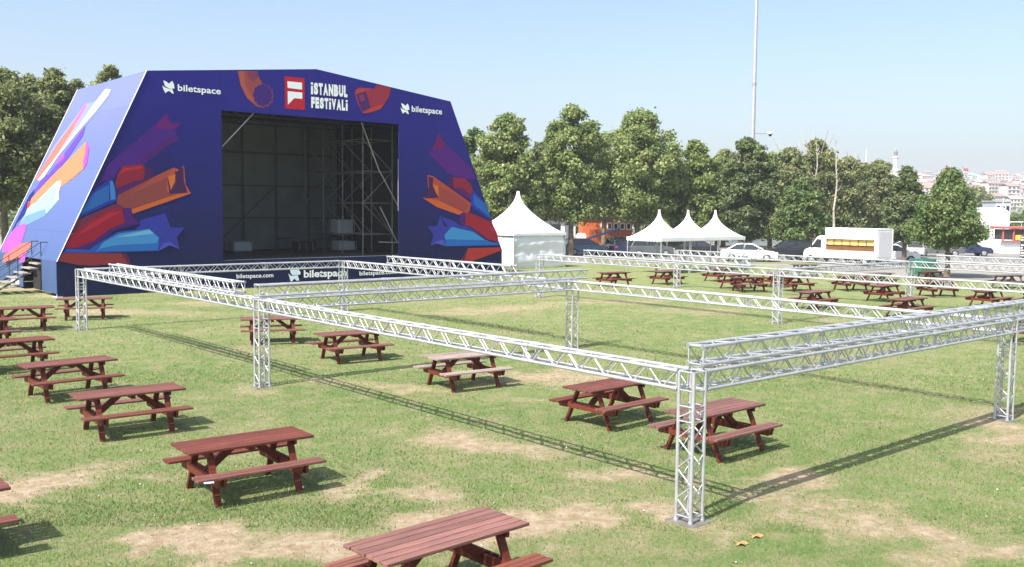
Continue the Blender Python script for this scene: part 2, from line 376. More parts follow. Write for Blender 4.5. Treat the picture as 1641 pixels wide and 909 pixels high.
tl = {(0, 0): 'nearest truss tower, on a grey slab beside a picnic table', (0, 1): 'truss tower under the start of the cross beam, left of the middle', (0, 2): 'truss tower close to the dark blue stage corner',
      (1, 0): 'truss tower at the right edge with a worn patch at its foot', (1, 1): 'truss tower in the middle of the grass at the end of the cross beam', (1, 2): 'truss tower in front of the white lettering of the stage skirt',
      (2, 1): 'truss tower standing between the far beam and the group of red tables', (2, 2): 'truss tower in front of the big white pagoda tent', (3, 2): 'small far truss tower below the left gazebo',
      (3, 1): 'small far truss tower in front of the green waste container', (2, 0): 'truss tower beyond the right edge carrying the long far beam', (3, 0): 'farthest truss tower by the pale paving'}
for (i, j), lab in tl.items():
    if (i, j) == (0, 0): TW['label'] = lab
    else: dup(TW, tuple(gp(US[i], VS[j])), ANG, lab, GT)
# cable ramp near the pagoda tent tower
# ------------------------------------------------------------------ picnic tables
WR = dict(var=.22, scale=9, bump=.35, bscale=30, stretch=(.25, 3, 3))
def wood(name, c, c2, rough=.55): return mat(name, c, rough, spec=.3, col2=c2, **{k: v for k, v in WR.items() if k != 'var'})
def vary(m, k=.45, ko=.35):
    n = m.node_tree; b_ = n.nodes['Principled BSDF']; src = b_.inputs['Base Color'].links[0].from_socket
    g_ = n.nodes.new('ShaderNodeNewGeometry'); oi = n.nodes.new('ShaderNodeObjectInfo'); hsv = n.nodes.new('ShaderNodeHueSaturation')
    m1 = n.nodes.new('ShaderNodeMath'); m1.operation = 'MULTIPLY_ADD'; n.links.new(g_.outputs['Random Per Island'], m1.inputs[0]); m1.inputs[1].default_value = k; m1.inputs[2].default_value = 1 - k/2
    m2 = n.nodes.new('ShaderNodeMath'); m2.operation = 'MULTIPLY_ADD'; n.links.new(oi.outputs['Random'], m2.inputs[0]); m2.inputs[1].default_value = ko; m2.inputs[2].default_value = 1 - ko/2
    m3 = n.nodes.new('ShaderNodeMath'); m3.operation = 'MULTIPLY'; n.links.new(m1.outputs[0], m3.inputs[0]); n.links.new(m2.outputs[0], m3.inputs[1]); n.links.new(m3.outputs[0], hsv.inputs['Value'])
    m4 = n.nodes.new('ShaderNodeMath'); m4.operation = 'MULTIPLY_ADD'; n.links.new(oi.outputs['Random'], m4.inputs[0]); m4.inputs[1].default_value = -.35; m4.inputs[2].default_value = 1.08; n.links.new(m4.outputs[0], hsv.inputs['Saturation'])
    n.links.new(src, hsv.inputs['Color'])
    tc_ = n.nodes.new('ShaderNodeTexCoord'); nz = n.nodes.new('ShaderNodeTexNoise'); nz.inputs['Scale'].default_value = 2.2; nz.inputs['Detail'].default_value = 7; nz.inputs['Roughness'].default_value = .75; n.links.new(tc_.outputs['Object'], nz.inputs['Vector'])
    rp = n.nodes.new('ShaderNodeValToRGB'); n.links.new(nz.outputs['Fac'], rp.inputs[0]); rp.color_ramp.elements[0].position = .55; rp.color_ramp.elements[1].position = .75; rp.color_ramp.elements[0].color = (0, 0, 0, 1); rp.color_ramp.elements[1].color = (.26, .26, .26, 1)
    mx = n.nodes.new('ShaderNodeMix'); mx.data_type = 'RGBA'; n.links.new(rp.outputs[0], mx.inputs[0]); n.links.new(hsv.outputs[0], mx.inputs[6]); mx.inputs[7].default_value = (.27, .155, .12, 1)
    n.links.new(mx.outputs[2], b_.inputs['Base Color']); return m
WTOP = wood('red_stained_plank', (.172, .052, .033), (.108, .031, .021)); WLEG = wood('red_stained_frame', (.170, .034, .018), (.090, .018, .011), .55)
WOLD = wood('weathered_plank', (.35, .285, .245), (.21, .15, .125), .7); WORG = wood('faded_red_plank', (.205, .062, .036), (.135, .038, .024), .6)
WBRN = wood('grey_brown_plank', (.16, .125, .105), (.10, .075, .065), .7)
for m_ in (WTOP, WOLD, WORG): vary(m_)
TL, TWD, TH = 1.86, .76, .75
def make_table(top_m, leg_m, label, loc, rz, group):
    t = thing('picnic_table', label, 'picnic table', loc, rz, group)
    tb = MB(); n = 6; w = TWD/n
    for i in range(n): tb.box((0, -TWD/2 + w*(i + .5), TH - .018), (TL + random.uniform(-.012, .012), w - .013, .036), bev=.004)
    tb.build('tabletop', top_m, t)
    for s in (-1, 1):
        sb = MB(); 
        for i in range(3): sb.box((0, s*.60 + (i - 1)*.088, .432), (TL + random.uniform(-.012, .012), .076, .036), bev=.004)
        sb.build('bench_seat', top_m, t)
    for sx in (-1, 1):
        x = sx*.60
        for sy in (-1, 1):
            lg = MB(); lg.bar((x, sy*.56, 0), (x, sy*.235, TH - .037), .045, .09, up=(1, 0, 0)); lg.build('leg', leg_m, t)
        cb = MB()
        for dx in (-.043, .043): 
            q = [(x + dx - .019, -.735, .413), (x + dx - .019, -.70, .295), (x + dx - .019, .70, .295), (x + dx - .019, .735, .413)]
            cb.prism(q, (.038, 0, 0))
        cb.build('cross_bearer', leg_m, t)
        tp = MB(); tp.bar((x + sx*.045, -.34, TH - .072), (x + sx*.045, .34, TH - .072), .04, .07); tp.build('top_bearer', leg_m, t)
        br = MB(); br.bar((x - sx*.03, 0, .36), (sx*.14, 0, TH - .045), .07, .10); br.build('brace', leg_m, t)
    cbm = MB(); cbm.box((0, 0, TH - .07), (.07, .66, .065)); cbm.build('centre_bearer', leg_m, t)
    return t
def mid(px, py, z, deg=0, end=0):
    g = G(px, py, z); a = R(deg); return (g.x + math.cos(a)*end*TL/2, g.y + math.sin(a)*end*TL/2)
tabs = [
 ((-.72, 9.70), 42.9, 'o', 'pale red picnic table nearest to the viewer, cut by the bottom edge'),
 ((-3.85, 13.65), 38.6, 'r', 'maroon picnic table alone on the lawn in front of the left truss tower'),
 ((-6.95, 17.23), 38.5, 'r', 'red picnic table, third from the front in the left row'),
 ((-9.53, 20.44), 42.9, 'r', 'red picnic table, fourth in the left row, with inverted V braces showing'),
 (mid(82, 541, .75, 40, -1), 40, 'r', 'red picnic table partly cut by the left edge, fifth in the left row'),
 (mid(86, 491, .75, 32, -1), 32, 'r', 'red picnic table at the left, just in front of the stage stairs'),
 (mid(25, 510, .75, 40, -1), 40, 'r', 'red picnic table mostly outside the left edge, beside another table'),
 ((-15.48, 34.67), 21, 'r', 'red picnic table behind the truss tower at the stage corner'),
 (mid(385, 511, .75, 17, 1), 17, 'r', 'red picnic table behind the second truss tower'),
 (mid(563, 551, .45), 34, 'r', 'red picnic table under the long truss beam, beside the second tower'),
 (mid(743, 589, .45), 36, 'w', 'weathered grey-topped picnic table under the long truss beam'),
 (mid(924, 624.6, .75, 43, 1), 43, 'r', 'red picnic table under the long beam, left of the nearest tower'),
 ((3.51, 16.24), 40.2, 'r', 'plum red picnic table right behind the nearest truss tower'),
 (mid(6, 771, .75, 40, -1), 40, 'r', 'picnic table almost wholly outside the left edge, by a bare earth patch'),
 (mid(984, 437, .75), 38, 'r', 'lone red picnic table left of the first small gazebo post'),
 (mid(1069, 443, .45), 40, 'r', 'red picnic table in front of the left gazebo'),
 (mid(1152, 439, .45), 42, 'r', 'red picnic table behind the far beam under the right gazebo'),
 (mid(1180, 449, .45), 40, 'r', 'red picnic table left in the tight group of red tables'),
 (mid(1200, 454, .45), 15, 'r', 'red picnic table at the front of the tight group, its side to us'),
 (mid(1240, 447, .45), 44, 'r', 'red picnic table at the back of the tight group, behind a tower'),
 (mid(1274, 453, .45), 30, 'r', 'red picnic table at the right end of the tight group'),
 (mid(1306, 467, .75), 40, 'r', 'red picnic table right of the square tower on the far grass'),
 (mid(1363, 457, .3), 20, 'r', 'red picnic table with its top hidden behind the far beam'),
 (mid(1418, 467, .45), 42, 'r', 'dark red picnic table below the far beam, left of a tower foot'),
 (mid(1455, 478.5, .75), 41, 'r', 'red picnic table in front of the far tower, closest of the far group'),
 (mid(1502, 466, .3), 15, 'r', 'red picnic table, legs only showing under the far beam'),
 (mid(1584, 476, .45), 41, 'r', 'red picnic table above the stacked truss at the far right'),
 (mid(1662, 480, .45), 41, 'r', 'red picnic table cut by the right edge on the far grass'),
 (mid(1616, 441, .75), 22, 'b', 'grey-brown picnic table standing on the pale paving'),
 (mid(1490, 441, .55), 35, 'r', 'red picnic table in front of the green waste container'),
 (mid(1408, 438, .75), 28, 'b', 'grey-brown picnic table behind the shaded cross truss'),
 (mid(1290, 424, .75), 10, 'b', 'dark picnic table in front of the food truck cab'),
 (mid(1664, 512, .75), 41, 'r', 'red picnic table behind the tower at the right edge'),
]
GTB = 'picnic tables set out over the lawn'
proto = {}
tm = dict(r=(WTOP, WLEG), o=(WORG, WLEG), w=(WOLD, WLEG), b=(WBRN, WBRN))
for (x, y), a, k, lab in tabs:
    a += random.uniform(-1.2, 1.2)
    if k not in proto: proto[k] = make_table(*tm[k], lab, (x, y, .012), R(a), GTB)
    else: dup(proto[k], (x, y, .012), R(a), lab, GTB)
# small things on and by the table
lf = mat('dry_leaf', (.45, .22, .10), .8)
for k, (px, py, lab) in enumerate([(1187, 875, 'curled dry brown leaf on the grass, nearer of two'), (1211, 863, 'dry brown leaf on the grass, farther of two')]):
    b = MB(); g = G(px, py); pts = []
    for i in range(14):
        a = i*2*math.pi/14; r = .07*(1 + .35*math.cos(5*a)); pts.append((g.x + r*math.cos(a), g.y + r*math.sin(a), .035 + .02*math.sin(3*a)))
    b.prism(pts, (0, 0, .004)); tag(b.build('fallen_leaf', lf), lab, 'leaf', 'dry leaves on the grass')
b = MB(); g = G(335, 772.5, .47); b.box((g.x, g.y, .458), (.13, .05, .016), Matrix.Rotation(R(20), 3, 'Z'), bev=.005); tag(b.build('wrapper', mat('wrapper_white', (.55, .62, .78), .4)), 'small white and blue wrapper on the bench end of the maroon table', 'wrapper')
# ------------------------------------------------------------------ stage (local axes: x along the front, y into the stage, z up)
SB = G(91, 477.3)
ST = thing('festival_stage', 'large festival stage clad in violet and navy printed fabric', 'stage', tuple(SB), ANG)
SR = Matrix.Rotation(-ANG, 3, 'Z')
def loc_(P): return SR @ (P - SB)
def sf(x, y, yy=0.0):                         # point of the front print at a surveyed position
    return loc_(onplane(x, y, SB + V*yy, V))
KL, TLF, PK, TR, KR = (.04, 1.6), (4.18, 10.38), (13.07, 11.35), (21.9, 10.38), (25.95, 1.6)
OU0, OU1, OZ0, OZ1 = 7.80, 18.28, 1.46, 8.82
sdir = Vector((TLF[0] - KL[0], 0, TLF[1] - KL[1])); sn = Vector((0, 1, 0)).cross(sdir).normalized()
if sn.x > 0: sn = -sn                          # outward normal of the left flank
def ss(x, y):                                  # point of the left flank print
    n_w = Matrix.Rotation(ANG, 3, 'Z') @ sn; p_w = SB + U*KL[0] + Vector((0, 0, KL[1]))
    return loc_(onplane(x, y, p_w, n_w))
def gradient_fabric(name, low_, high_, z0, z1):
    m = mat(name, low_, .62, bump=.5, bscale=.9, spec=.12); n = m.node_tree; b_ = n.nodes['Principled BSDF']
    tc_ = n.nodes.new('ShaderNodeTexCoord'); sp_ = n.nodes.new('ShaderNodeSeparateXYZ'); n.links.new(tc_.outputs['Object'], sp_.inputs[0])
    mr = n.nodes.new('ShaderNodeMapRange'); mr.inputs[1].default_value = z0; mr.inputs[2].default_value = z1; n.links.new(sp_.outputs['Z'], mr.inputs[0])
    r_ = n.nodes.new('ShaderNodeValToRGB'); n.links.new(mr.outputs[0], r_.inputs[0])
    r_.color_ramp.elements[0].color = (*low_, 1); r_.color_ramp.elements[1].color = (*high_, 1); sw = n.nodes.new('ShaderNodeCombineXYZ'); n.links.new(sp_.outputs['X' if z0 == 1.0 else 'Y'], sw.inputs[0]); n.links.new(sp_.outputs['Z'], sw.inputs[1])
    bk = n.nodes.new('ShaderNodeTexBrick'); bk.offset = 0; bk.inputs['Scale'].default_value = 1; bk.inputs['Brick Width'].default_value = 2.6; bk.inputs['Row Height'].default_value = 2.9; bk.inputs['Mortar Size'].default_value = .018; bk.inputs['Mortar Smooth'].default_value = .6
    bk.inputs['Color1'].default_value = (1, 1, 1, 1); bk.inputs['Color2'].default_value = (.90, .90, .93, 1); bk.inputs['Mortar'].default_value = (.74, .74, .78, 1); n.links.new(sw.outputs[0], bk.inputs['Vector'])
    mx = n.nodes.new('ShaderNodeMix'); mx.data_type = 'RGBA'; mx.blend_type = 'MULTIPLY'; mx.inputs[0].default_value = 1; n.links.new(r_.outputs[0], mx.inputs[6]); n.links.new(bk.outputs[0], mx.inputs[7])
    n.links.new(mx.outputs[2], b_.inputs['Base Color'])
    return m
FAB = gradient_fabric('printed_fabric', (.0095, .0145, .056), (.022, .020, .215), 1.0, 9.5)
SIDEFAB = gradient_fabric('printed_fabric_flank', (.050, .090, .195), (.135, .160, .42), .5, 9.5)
BLK = mat('black_molton', (.012, .012, .013), .95); DARKP = mat('grey_tarpaulin', (.100, .112, .110), .7, var=.15, scale=.8, bump=.4, bscale=1.2)
INK = {}
def ink(c):
    if c not in INK: INK[c] = mat('print_ink_%d' % (len(INK) + 1), c, .62, spec=.10)
    return INK[c]
fb = MB(); fmats = [FAB]
def fpoly(pts): fb.prism([(a, 0, z) for a, z in pts], (0, .06, 0))
hz = lambda a: TLF[1] + (a - TLF[0])/(PK[0] - TLF[0])*(PK[1] - TLF[1])
fpoly([(.03, .02), (OU0, .02), (OU0, hz(OU0)), TLF, KL]); fpoly([(OU1, .02), (25.97, .02), KR, TR, (OU1, hz(OU0))])
fpoly([(OU0, OZ1), (OU1, OZ1), (OU1, hz(OU0)), PK, (OU0, hz(OU0))]); fpoly([(OU0, .02), (OU1, .02), (OU1, OZ0 - .02), (OU0, OZ0 - .02)])
# print colours measured on the photograph, brought back to pigment values
def pig(c, k): return tuple(min(.9, v*k) for v in s2l(c))
lay = [0]
def art(bld, mats, fn, n_, zx, zy, sc, pts, c, k):
    lay[0] += 1
    col = pig(c, k); m = ink(tuple(round(v, 3) for v in col))
    if m not in mats: mats.append(m)
    q = [fn(zx + x/sc, zy + y/sc) + n_*(.003 + .0007*(lay[0] % 40)) for x, y in pts]
    bld.add(q, [list(range(len(q)))], mats.index(m))
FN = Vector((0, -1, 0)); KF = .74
LW = [
 ((82, 40, 138), [(240, 430), (290, 330), (545, 110), (620, 40), (640, 90), (705, 95), (665, 135), (690, 195), (650, 205), (490, 325), (350, 350), (330, 400)]),
 ((112, 36, 122), [(560, 105), (620, 40), (634, 95), (690, 108), (655, 128), (560, 130)]), ((92, 36, 112), [(470, 322), (480, 300), (640, 180), (690, 175), (640, 215)]),
 ((40, 42, 112), [(490, 325), (640, 245), (655, 340), (560, 395), (545, 350)]),
 ((150, 42, 62), [(345, 380), (375, 335), (490, 325), (495, 345), (495, 410), (440, 420), (340, 460), (330, 440)]), ((190, 50, 60), [(350, 385), (375, 350), (480, 335), (480, 350), (400, 362)]),
 ((92, 36, 104), [(340, 462), (440, 420), (495, 410), (470, 440), (345, 500)]), ((84, 36, 92), [(495, 345), (545, 345), (540, 380), (560, 430), (520, 410), (490, 420)]),
 ((44, 62, 170), [(115, 637), (200, 480), (310, 405), (335, 460), (342, 530), (150, 615)]), ((48, 110, 190), [(128, 610), (205, 492), (296, 440), (296, 530), (150, 600)]), ((70, 140, 215), [(300, 425), (315, 418), (328, 462), (332, 520), (305, 528)]),
 ((120, 50, 80), [(92, 700), (115, 640), (340, 545), (420, 570), (370, 590), (100, 705)]),
 ((150, 75, 74), [(345, 500), (560, 390), (655, 345), (665, 400), (660, 495), (420, 590), (340, 545)]), ((176, 84, 70), [(560, 392), (655, 347), (664, 380), (600, 410), (400, 500)]),
 ((218, 108, 54), [(420, 580), (640, 505), (750, 480), (755, 490), (428, 604)]), ((196, 92, 66), [(655, 345), (690, 356), (715, 333), (725, 440), (752, 487), (640, 500), (618, 470), (622, 396)]),
 ((76, 40, 88), [(664, 365), (676, 368), (690, 352), (712, 342), (715, 420), (735, 485), (635, 495), (622, 400), (632, 398), (640, 472), (668, 425)]), ((226, 124, 58), [(625, 395), (668, 383), (664, 420), (642, 470)]),
 ((205, 90, 60), [(85, 715), (175, 678), (150, 702), (82, 728)]),
 ((162, 32, 58), [(48, 797), (85, 722), (180, 650), (300, 578), (370, 573), (384, 655), (300, 690), (200, 762), (120, 792)]), ((186, 44, 66), [(110, 730), (190, 660), (300, 598), (365, 590), (230, 670)]), ((84, 36, 120), [(368, 572), (420, 570), (428, 620), (472, 660), (384, 657)]),
 ((74, 36, 122), [(45, 803), (120, 792), (200, 762), (300, 690), (384, 657), (472, 660), (330, 695), (240, 765), (170, 806)]),
 ((60, 66, 172), [(470, 640), (610, 600), (645, 690), (570, 700), (520, 686), (440, 690), (468, 668)]), ((42, 92, 190), [(38, 820), (60, 800), (180, 806), (250, 760), (345, 706), (520, 684), (580, 735), (572, 812), (220, 822)]),
 ((76, 152, 218), [(225, 815), (262, 765), (350, 716), (520, 690), (574, 738), (568, 808)]), ((120, 190, 228), [(330, 735), (520, 694), (548, 714), (420, 730)]), ((50, 116, 200), [(240, 800), (330, 780), (560, 768), (572, 742), (568, 808), (230, 815)]),
 ((62, 66, 168), [(610, 600), (640, 680), (720, 680), (675, 735), (692, 802), (635, 772), (572, 812), (582, 735), (520, 684), (604, 682)]), ((84, 92, 196), [(572, 812), (600, 770), (635, 762), (692, 802), (635, 780)]),
 ((150, 58, 62), [(12, 868), (40, 822), (370, 825), (410, 888), (250, 890), (215, 895), (120, 890)]), ((108, 40, 80), [(362, 825), (395, 830), (422, 890), (404, 890)]),
]
LW = [(c, p) for c, p in LW]
fart = [0]
for c, p in LW: art(fb, fmats, sf, FN, 90, 170, 3.496, p, c, KF)
lay[0] = 0
RW = [
 ((92, 38, 136), [(300, 125), (345, 190), (480, 310), (525, 395), (400, 375), (350, 350), (245, 245), (285, 180)]), ((122, 34, 104), [(300, 125), (345, 190), (330, 205), (262, 215), (285, 172)]),
 ((150, 40, 66), [(385, 378), (455, 385), (490, 420), (500, 455), (480, 510), (385, 440)]), ((100, 36, 100), [(388, 440), (440, 440), (485, 480), (480, 510)]), ((82, 36, 92), [(360, 385), (380, 378), (392, 440), (345, 465), (355, 420)]),
 ((42, 62, 172), [(485, 490), (500, 455), (575, 530), (608, 620), (604, 628), (490, 548)]), ((46, 106, 196), [(503, 475), (520, 490), (572, 535), (602, 612), (505, 538)]),
 ((188, 82, 62), [(235, 365), (270, 373), (385, 455), (490, 530), (480, 580), (440, 605), (300, 540), (210, 500), (242, 478)]), ((166, 74, 70), [(300, 430), (385, 470), (480, 545), (440, 600), (310, 530)]), ((220, 104, 56), [(210, 500), (300, 515), (440, 580), (436, 604), (290, 552)]),
 ((76, 36, 86), [(242, 374), (270, 383), (266, 430), (300, 497), (225, 502), (215, 495), (244, 440)]), ((226, 120, 58), [(270, 420), (298, 430), (302, 490), (285, 470)]),
 ((166, 36, 58), [(435, 590), (490, 588), (610, 640), (640, 700), (652, 757), (590, 742), (480, 662), (430, 652)]), ((206, 84, 60), [(590, 665), (615, 680), (640, 705), (630, 700)]), ((82, 36, 120), [(424, 592), (460, 583), (456, 650), (424, 654)]),
 ((62, 62, 168), [(310, 603), (400, 640), (424, 660), (470, 662), (580, 742), (500, 700), (355, 670)]), ((42, 94, 190), [(340, 782), (480, 760), (656, 756), (657, 775)]),
 ((68, 152, 218), [(355, 672), (376, 668), (500, 697), (570, 742), (640, 772), (342, 780), (332, 720)]), ((46, 112, 198), [(335, 740), (570, 745), (640, 772), (342, 780)]),
 ((62, 64, 166), [(310, 603), (335, 665), (376, 668), (335, 715), (345, 782), (290, 760), (253, 775), (270, 715), (235, 663), (290, 665)]), ((84, 96, 200), [(345, 782), (325, 742), (290, 752), (253, 775), (290, 764)]),
 ((186, 60, 56), [(470, 792), (656, 787), (664, 806), (480, 874), (432, 866)]), ((112, 40, 80), [(426, 866), (472, 790), (452, 866)]),
]
for c, p in RW: art(fb, fmats, sf, FN, 620, 180, 3.636, p, c, KF)
lay[0] = 0
HD = [((166, 82, 82), [(990, 92), (1198, 92), (1210, 150), (1250, 225), (1170, 270), (1150, 340), (1180, 430), (1250, 480), (1190, 465), (1090, 380), (1020, 240)]), ((190, 98, 80), [(1000, 95), (1060, 95), (1070, 240), (1160, 400), (1180, 440), (1090, 370), (1025, 240)]),
      ((140, 66, 92), [(1090, 95), (1198, 95), (1208, 150), (1150, 200), (1100, 160)])]
for c, p in HD: art(fb, fmats, sf, FN, 230, 100, 6.564, p, c, KF)
ring = lambda cx, cy, rx, ry, n=36, w=.07: [(cx + rx*(1 + w*math.cos(12*a))*math.cos(a), cy + ry*(1 + w*math.cos(12*a))*math.sin(a)) for a in [i*2*math.pi/72 for i in range(72)]]
art(fb, fmats, sf, FN, 230, 100, 6.564, ring(1260, 352, 106, 122), (150, 76, 92), KF); art(fb, fmats, sf, FN, 230, 100, 6.564, ring(1257, 346, 98, 112), (76, 46, 132), KF)
for c, p in [((166, 56, 76), [(730, 250), (770, 228), (900, 238), (930, 202), (1055, 228), (1040, 310), (980, 400), (870, 452), (800, 465), (760, 390), (727, 290)]), ((190, 72, 76), [(735, 250), (770, 230), (870, 240), (820, 262), (742, 288)]),
             ((86, 44, 116), [(742, 290), (826, 265), (872, 410), (790, 450)]), ((140, 60, 110), [(762, 300), (806, 288), (824, 345), (780, 358)]), ((196, 70, 66), [(800, 465), (872, 412), (1000, 372), (960, 425), (870, 455)]),
             ((206, 42, 58), [(90, 125), (270, 145), (275, 432), (95, 420)]), ((232, 240, 246), [(115, 172), (248, 185), (248, 248), (118, 232)]), ((232, 240, 246), [(118, 262), (250, 275), (250, 332), (178, 325), (120, 385)])]:
    art(fb, fmats, sf, FN, 440, 100, 5.658, p, c, KF if c[0] != 232 else 1.0)
DOG1 = [[(205, 190), (240, 203), (265, 225), (300, 195), (318, 230), (326, 275), (275, 280), (225, 250)], [(195, 245), (225, 265), (280, 285), (300, 280), (318, 330), (295, 325), (270, 300), (245, 310), (230, 325), (212, 292)]]
for p in DOG1: art(fb, fmats, sf, FN, 230, 100, 6.564, p, (236, 242, 248), 1.0)
for p in DOG1: art(fb, fmats, sf, FN, 440, 100, 5.658, [(1140 + (x - 195)*.625, 370 + (y - 190)*.72) for x, y in p], (236, 242, 248), 1.0)
for p in ([(535, 205), (560, 212), (590, 195), (608, 218), (624, 240), (620, 258), (555, 262), (540, 240)], [(522, 248), (545, 268), (600, 262), (612, 305), (590, 308), (572, 290), (555, 312), (540, 312)]):
    art(fb, fmats, sf, FN, 360, 390, 5.128, p, (214, 228, 240), 1.0)
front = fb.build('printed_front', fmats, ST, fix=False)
LETW = mat('white_print', (.84, .86, .88), .5)
def lettering(txt, bl, br, tp, name='lettering', cap=.72, bold=.022, m=None, sp=1.0):
    a, c, t = sf(*bl), sf(*br), sf(*tp); w = (c - a).length; h = abs(t.z - a.z)
    cu = bpy.data.curves.new(name, 'FONT'); cu.body = txt; cu.size = 1; cu.offset = bold; cu.resolution_u = 3; cu.space_character = sp; cu.extrude = 0
    o = bpy.data.objects.new(name, cu); COL.objects.link(o); bpy.context.view_layer.update()
    mm = bpy.data.meshes.new_from_object(o.evaluated_get(bpy.context.evaluated_depsgraph_get())); bpy.data.objects.remove(o)
    xs_ = [v.co.x for v in mm.vertices]; x0, x1 = min(xs_), max(xs_)
    for v in mm.vertices: v.co = (a.x + (v.co.x - x0)/(x1 - x0)*w*(1 if c.x > a.x else -1), -.035, a.z + (c.z - a.z)*(v.co.x - x0)/(x1 - x0) + v.co.y*h/cap)
    mm.materials.clear(); mm.materials.append(m or LETW); o = bpy.data.objects.new(name, mm); COL.objects.link(o); o.parent = ST; return o
lettering('biletspace', (284.5, 145.4), (353.4, 151.2), (284.5, 135), sp=1.02)
def condensed(txt, bl, br, tp):
    a, c, t = sf(*bl), sf(*br), sf(*tp); w = (c - a).length; h = abs(t.z - a.z)
    WD = dict(i=.30, S=.56, T=.52, A=.62, N=.62, B=.58, U=.60, L=.46, F=.48, E=.50, V=.60); gap = .075
    tot = sum(WD[k] for k in txt) + gap*(len(txt) - 1); k_ = w/tot; x = a.x; vs, fs = [], []
    for ch_ in txt:
        wd = WD[ch_]*k_
        if ch_ == 'i':
            st = wd*.86; x_ = x + wd/2
            for z0, z1 in ((0, .70*h), (.80*h, h)):
                o = len(vs); vs += [(x_ - st/2, z0), (x_ + st/2, z0), (x_ + st/2, z1), (x_ - st/2, z1)]; fs.append([o, o + 1, o + 2, o + 3])
        else:
            cu = bpy.data.curves.new('glyph', 'FONT'); cu.body = ch_; cu.offset = .072; cu.resolution_u = 3
            o_ = bpy.data.objects.new('glyph', cu); COL.objects.link(o_); bpy.context.view_layer.update()
            mm = bpy.data.meshes.new_from_object(o_.evaluated_get(bpy.context.evaluated_depsgraph_get())); bpy.data.objects.remove(o_)
            X = [v.co.x for v in mm.vertices]; Y = [v.co.y for v in mm.vertices]; o = len(vs)
            vs += [(x + (v.co.x - min(X))/(max(X) - min(X))*wd, (v.co.y - min(Y))/(max(Y) - min(Y))*h) for v in mm.vertices]; fs += [[o + i for i in p.vertices] for p in mm.polygons]
        x += wd + gap*k_
    m_ = bpy.data.meshes.new('lettering'); m_.from_pydata([(p[0], -.035, a.z + p[1] + (c.z - a.z)*(p[0] - a.x)/w) for p in vs], [], fs); m_.materials.append(LETW)
    o_ = bpy.data.objects.new('lettering', m_); COL.objects.link(o_); o_.parent = ST
condensed('iSTANBUL', (497.6, 151.2), (556.2, 156.4), (497.6, 132.0))
condensed('FESTiVALi', (498.2, 173.0), (556.8, 178.0), (498.2, 155.2))
lettering('biletspace', (659.2, 178.8), (707.8, 183.4), (659.2, 169.3), sp=1.02)
lettering('biletspace.com', (378.5, 446), (437.6, 444), (378.5, 439.2), sp=1.02)
lettering('biletspace', (486.4, 444.6), (556, 442), (486.4, 433), bold=.03)
lettering('biletspace.com', (575.5, 441.5), (634, 438.5), (575.5, 434.8), sp=1.02)
# left flank with its print
sb_ = MB(); smats = [SIDEFAB]; D0, D1 = .08, 10.1
sb_.prism([(KL[0], D0, KL[1]), (KL[0], D1, KL[1]), (TLF[0], D1, TLF[1]), (TLF[0], D0, TLF[1])], -sn*.06)
sb_.prism([(.03, D0, .16), (.03, 2.35, .16), (.03, 2.35, KL[1] - .004), (.03, D0, KL[1] - .004)], (.05, 0, 0))
sb_.prism([(.03, 5.6, .10), (.03, D1, .10), (.03, D1, KL[1] - .004), (.03, 5.6, KL[1] - .004)], (.05, 0, 0))
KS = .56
SA = [((150, 165, 235), [(655, 320), (735, 300), (560, 560), (330, 850), (270, 909), (420, 640)]), ((244, 128, 112), [(655, 322), (625, 400), (565, 515), (450, 690), (345, 850), (290, 905), (270, 895), (330, 800), (430, 640), (560, 465)]), ((230, 120, 190), [(652, 318), (668, 330), (610, 440), (560, 500), (590, 430)]),
      ((110, 80, 200), [(480, 720), (600, 560), (660, 470), (640, 560), (520, 740), (420, 860), (360, 905), (340, 905), (420, 800)]), ((190, 80, 210), [(440, 760), (500, 690), (490, 740), (430, 790)]),
      ((224, 234, 255), [(812, 205), (855, 212), (720, 390), (580, 560), (450, 720), (340, 880), (310, 908), (290, 905), (460, 690), (600, 500), (730, 310)]), ((180, 200, 250), [(855, 212), (835, 260), (700, 430), (600, 550), (700, 420)]),
      ((255, 146, 106), [(665, 610), (648, 815), (540, 905), (520, 909), (370, 909), (440, 835), (560, 715)]), ((205, 84, 196), [(665, 610), (686, 652), (668, 780), (642, 822), (640, 760), (656, 700)])]
for c, p in SA: art(sb_, smats, ss, sn, 0, 100, 4.784, p, c, KS)
lay[0] = 12
SBB = [((40, 50, 130), [(215, 150), (255, 105), (240, 200), (190, 280), (120, 360), (100, 415), (85, 410), (130, 320)]), ((236, 70, 50), [(205, 200), (235, 185), (228, 235), (200, 245)]), ((255, 146, 106), [(390, 0), (566, 0), (545, 18), (440, 92), (260, 192), (212, 250), (230, 175), (250, 150)]), ((110, 80, 200), [(330, 0), (385, 0), (300, 90), (255, 150), (250, 120)]),
       ((168, 202, 250), [(452, 15), (440, 90), (425, 130), (430, 185), (330, 298), (200, 365), (142, 365), (180, 300), (200, 250), (290, 175), (385, 80)]), ((226, 238, 255), [(452, 15), (440, 90), (428, 130), (432, 180), (400, 200), (420, 110), (400, 90)]), ((120, 160, 236), [(330, 250), (340, 290), (200, 363), (142, 363), (190, 300)]),
       ((200, 96, 214), [(188, 350), (192, 380), (180, 430), (150, 520), (120, 560), (20, 570), (18, 540), (40, 480), (110, 390)]), ((250, 122, 110), [(150, 505), (235, 490), (225, 520), (200, 560), (170, 640), (160, 600), (20, 640), (30, 590)]), ((190, 90, 205), [(170, 575), (195, 565), (180, 640), (140, 640)])]
for c, p in SBB: art(sb_, smats, ss, sn, 0, 280, 4.544, p, c, KS)
sb_.build('printed_flank', smats, ST, fix=False)
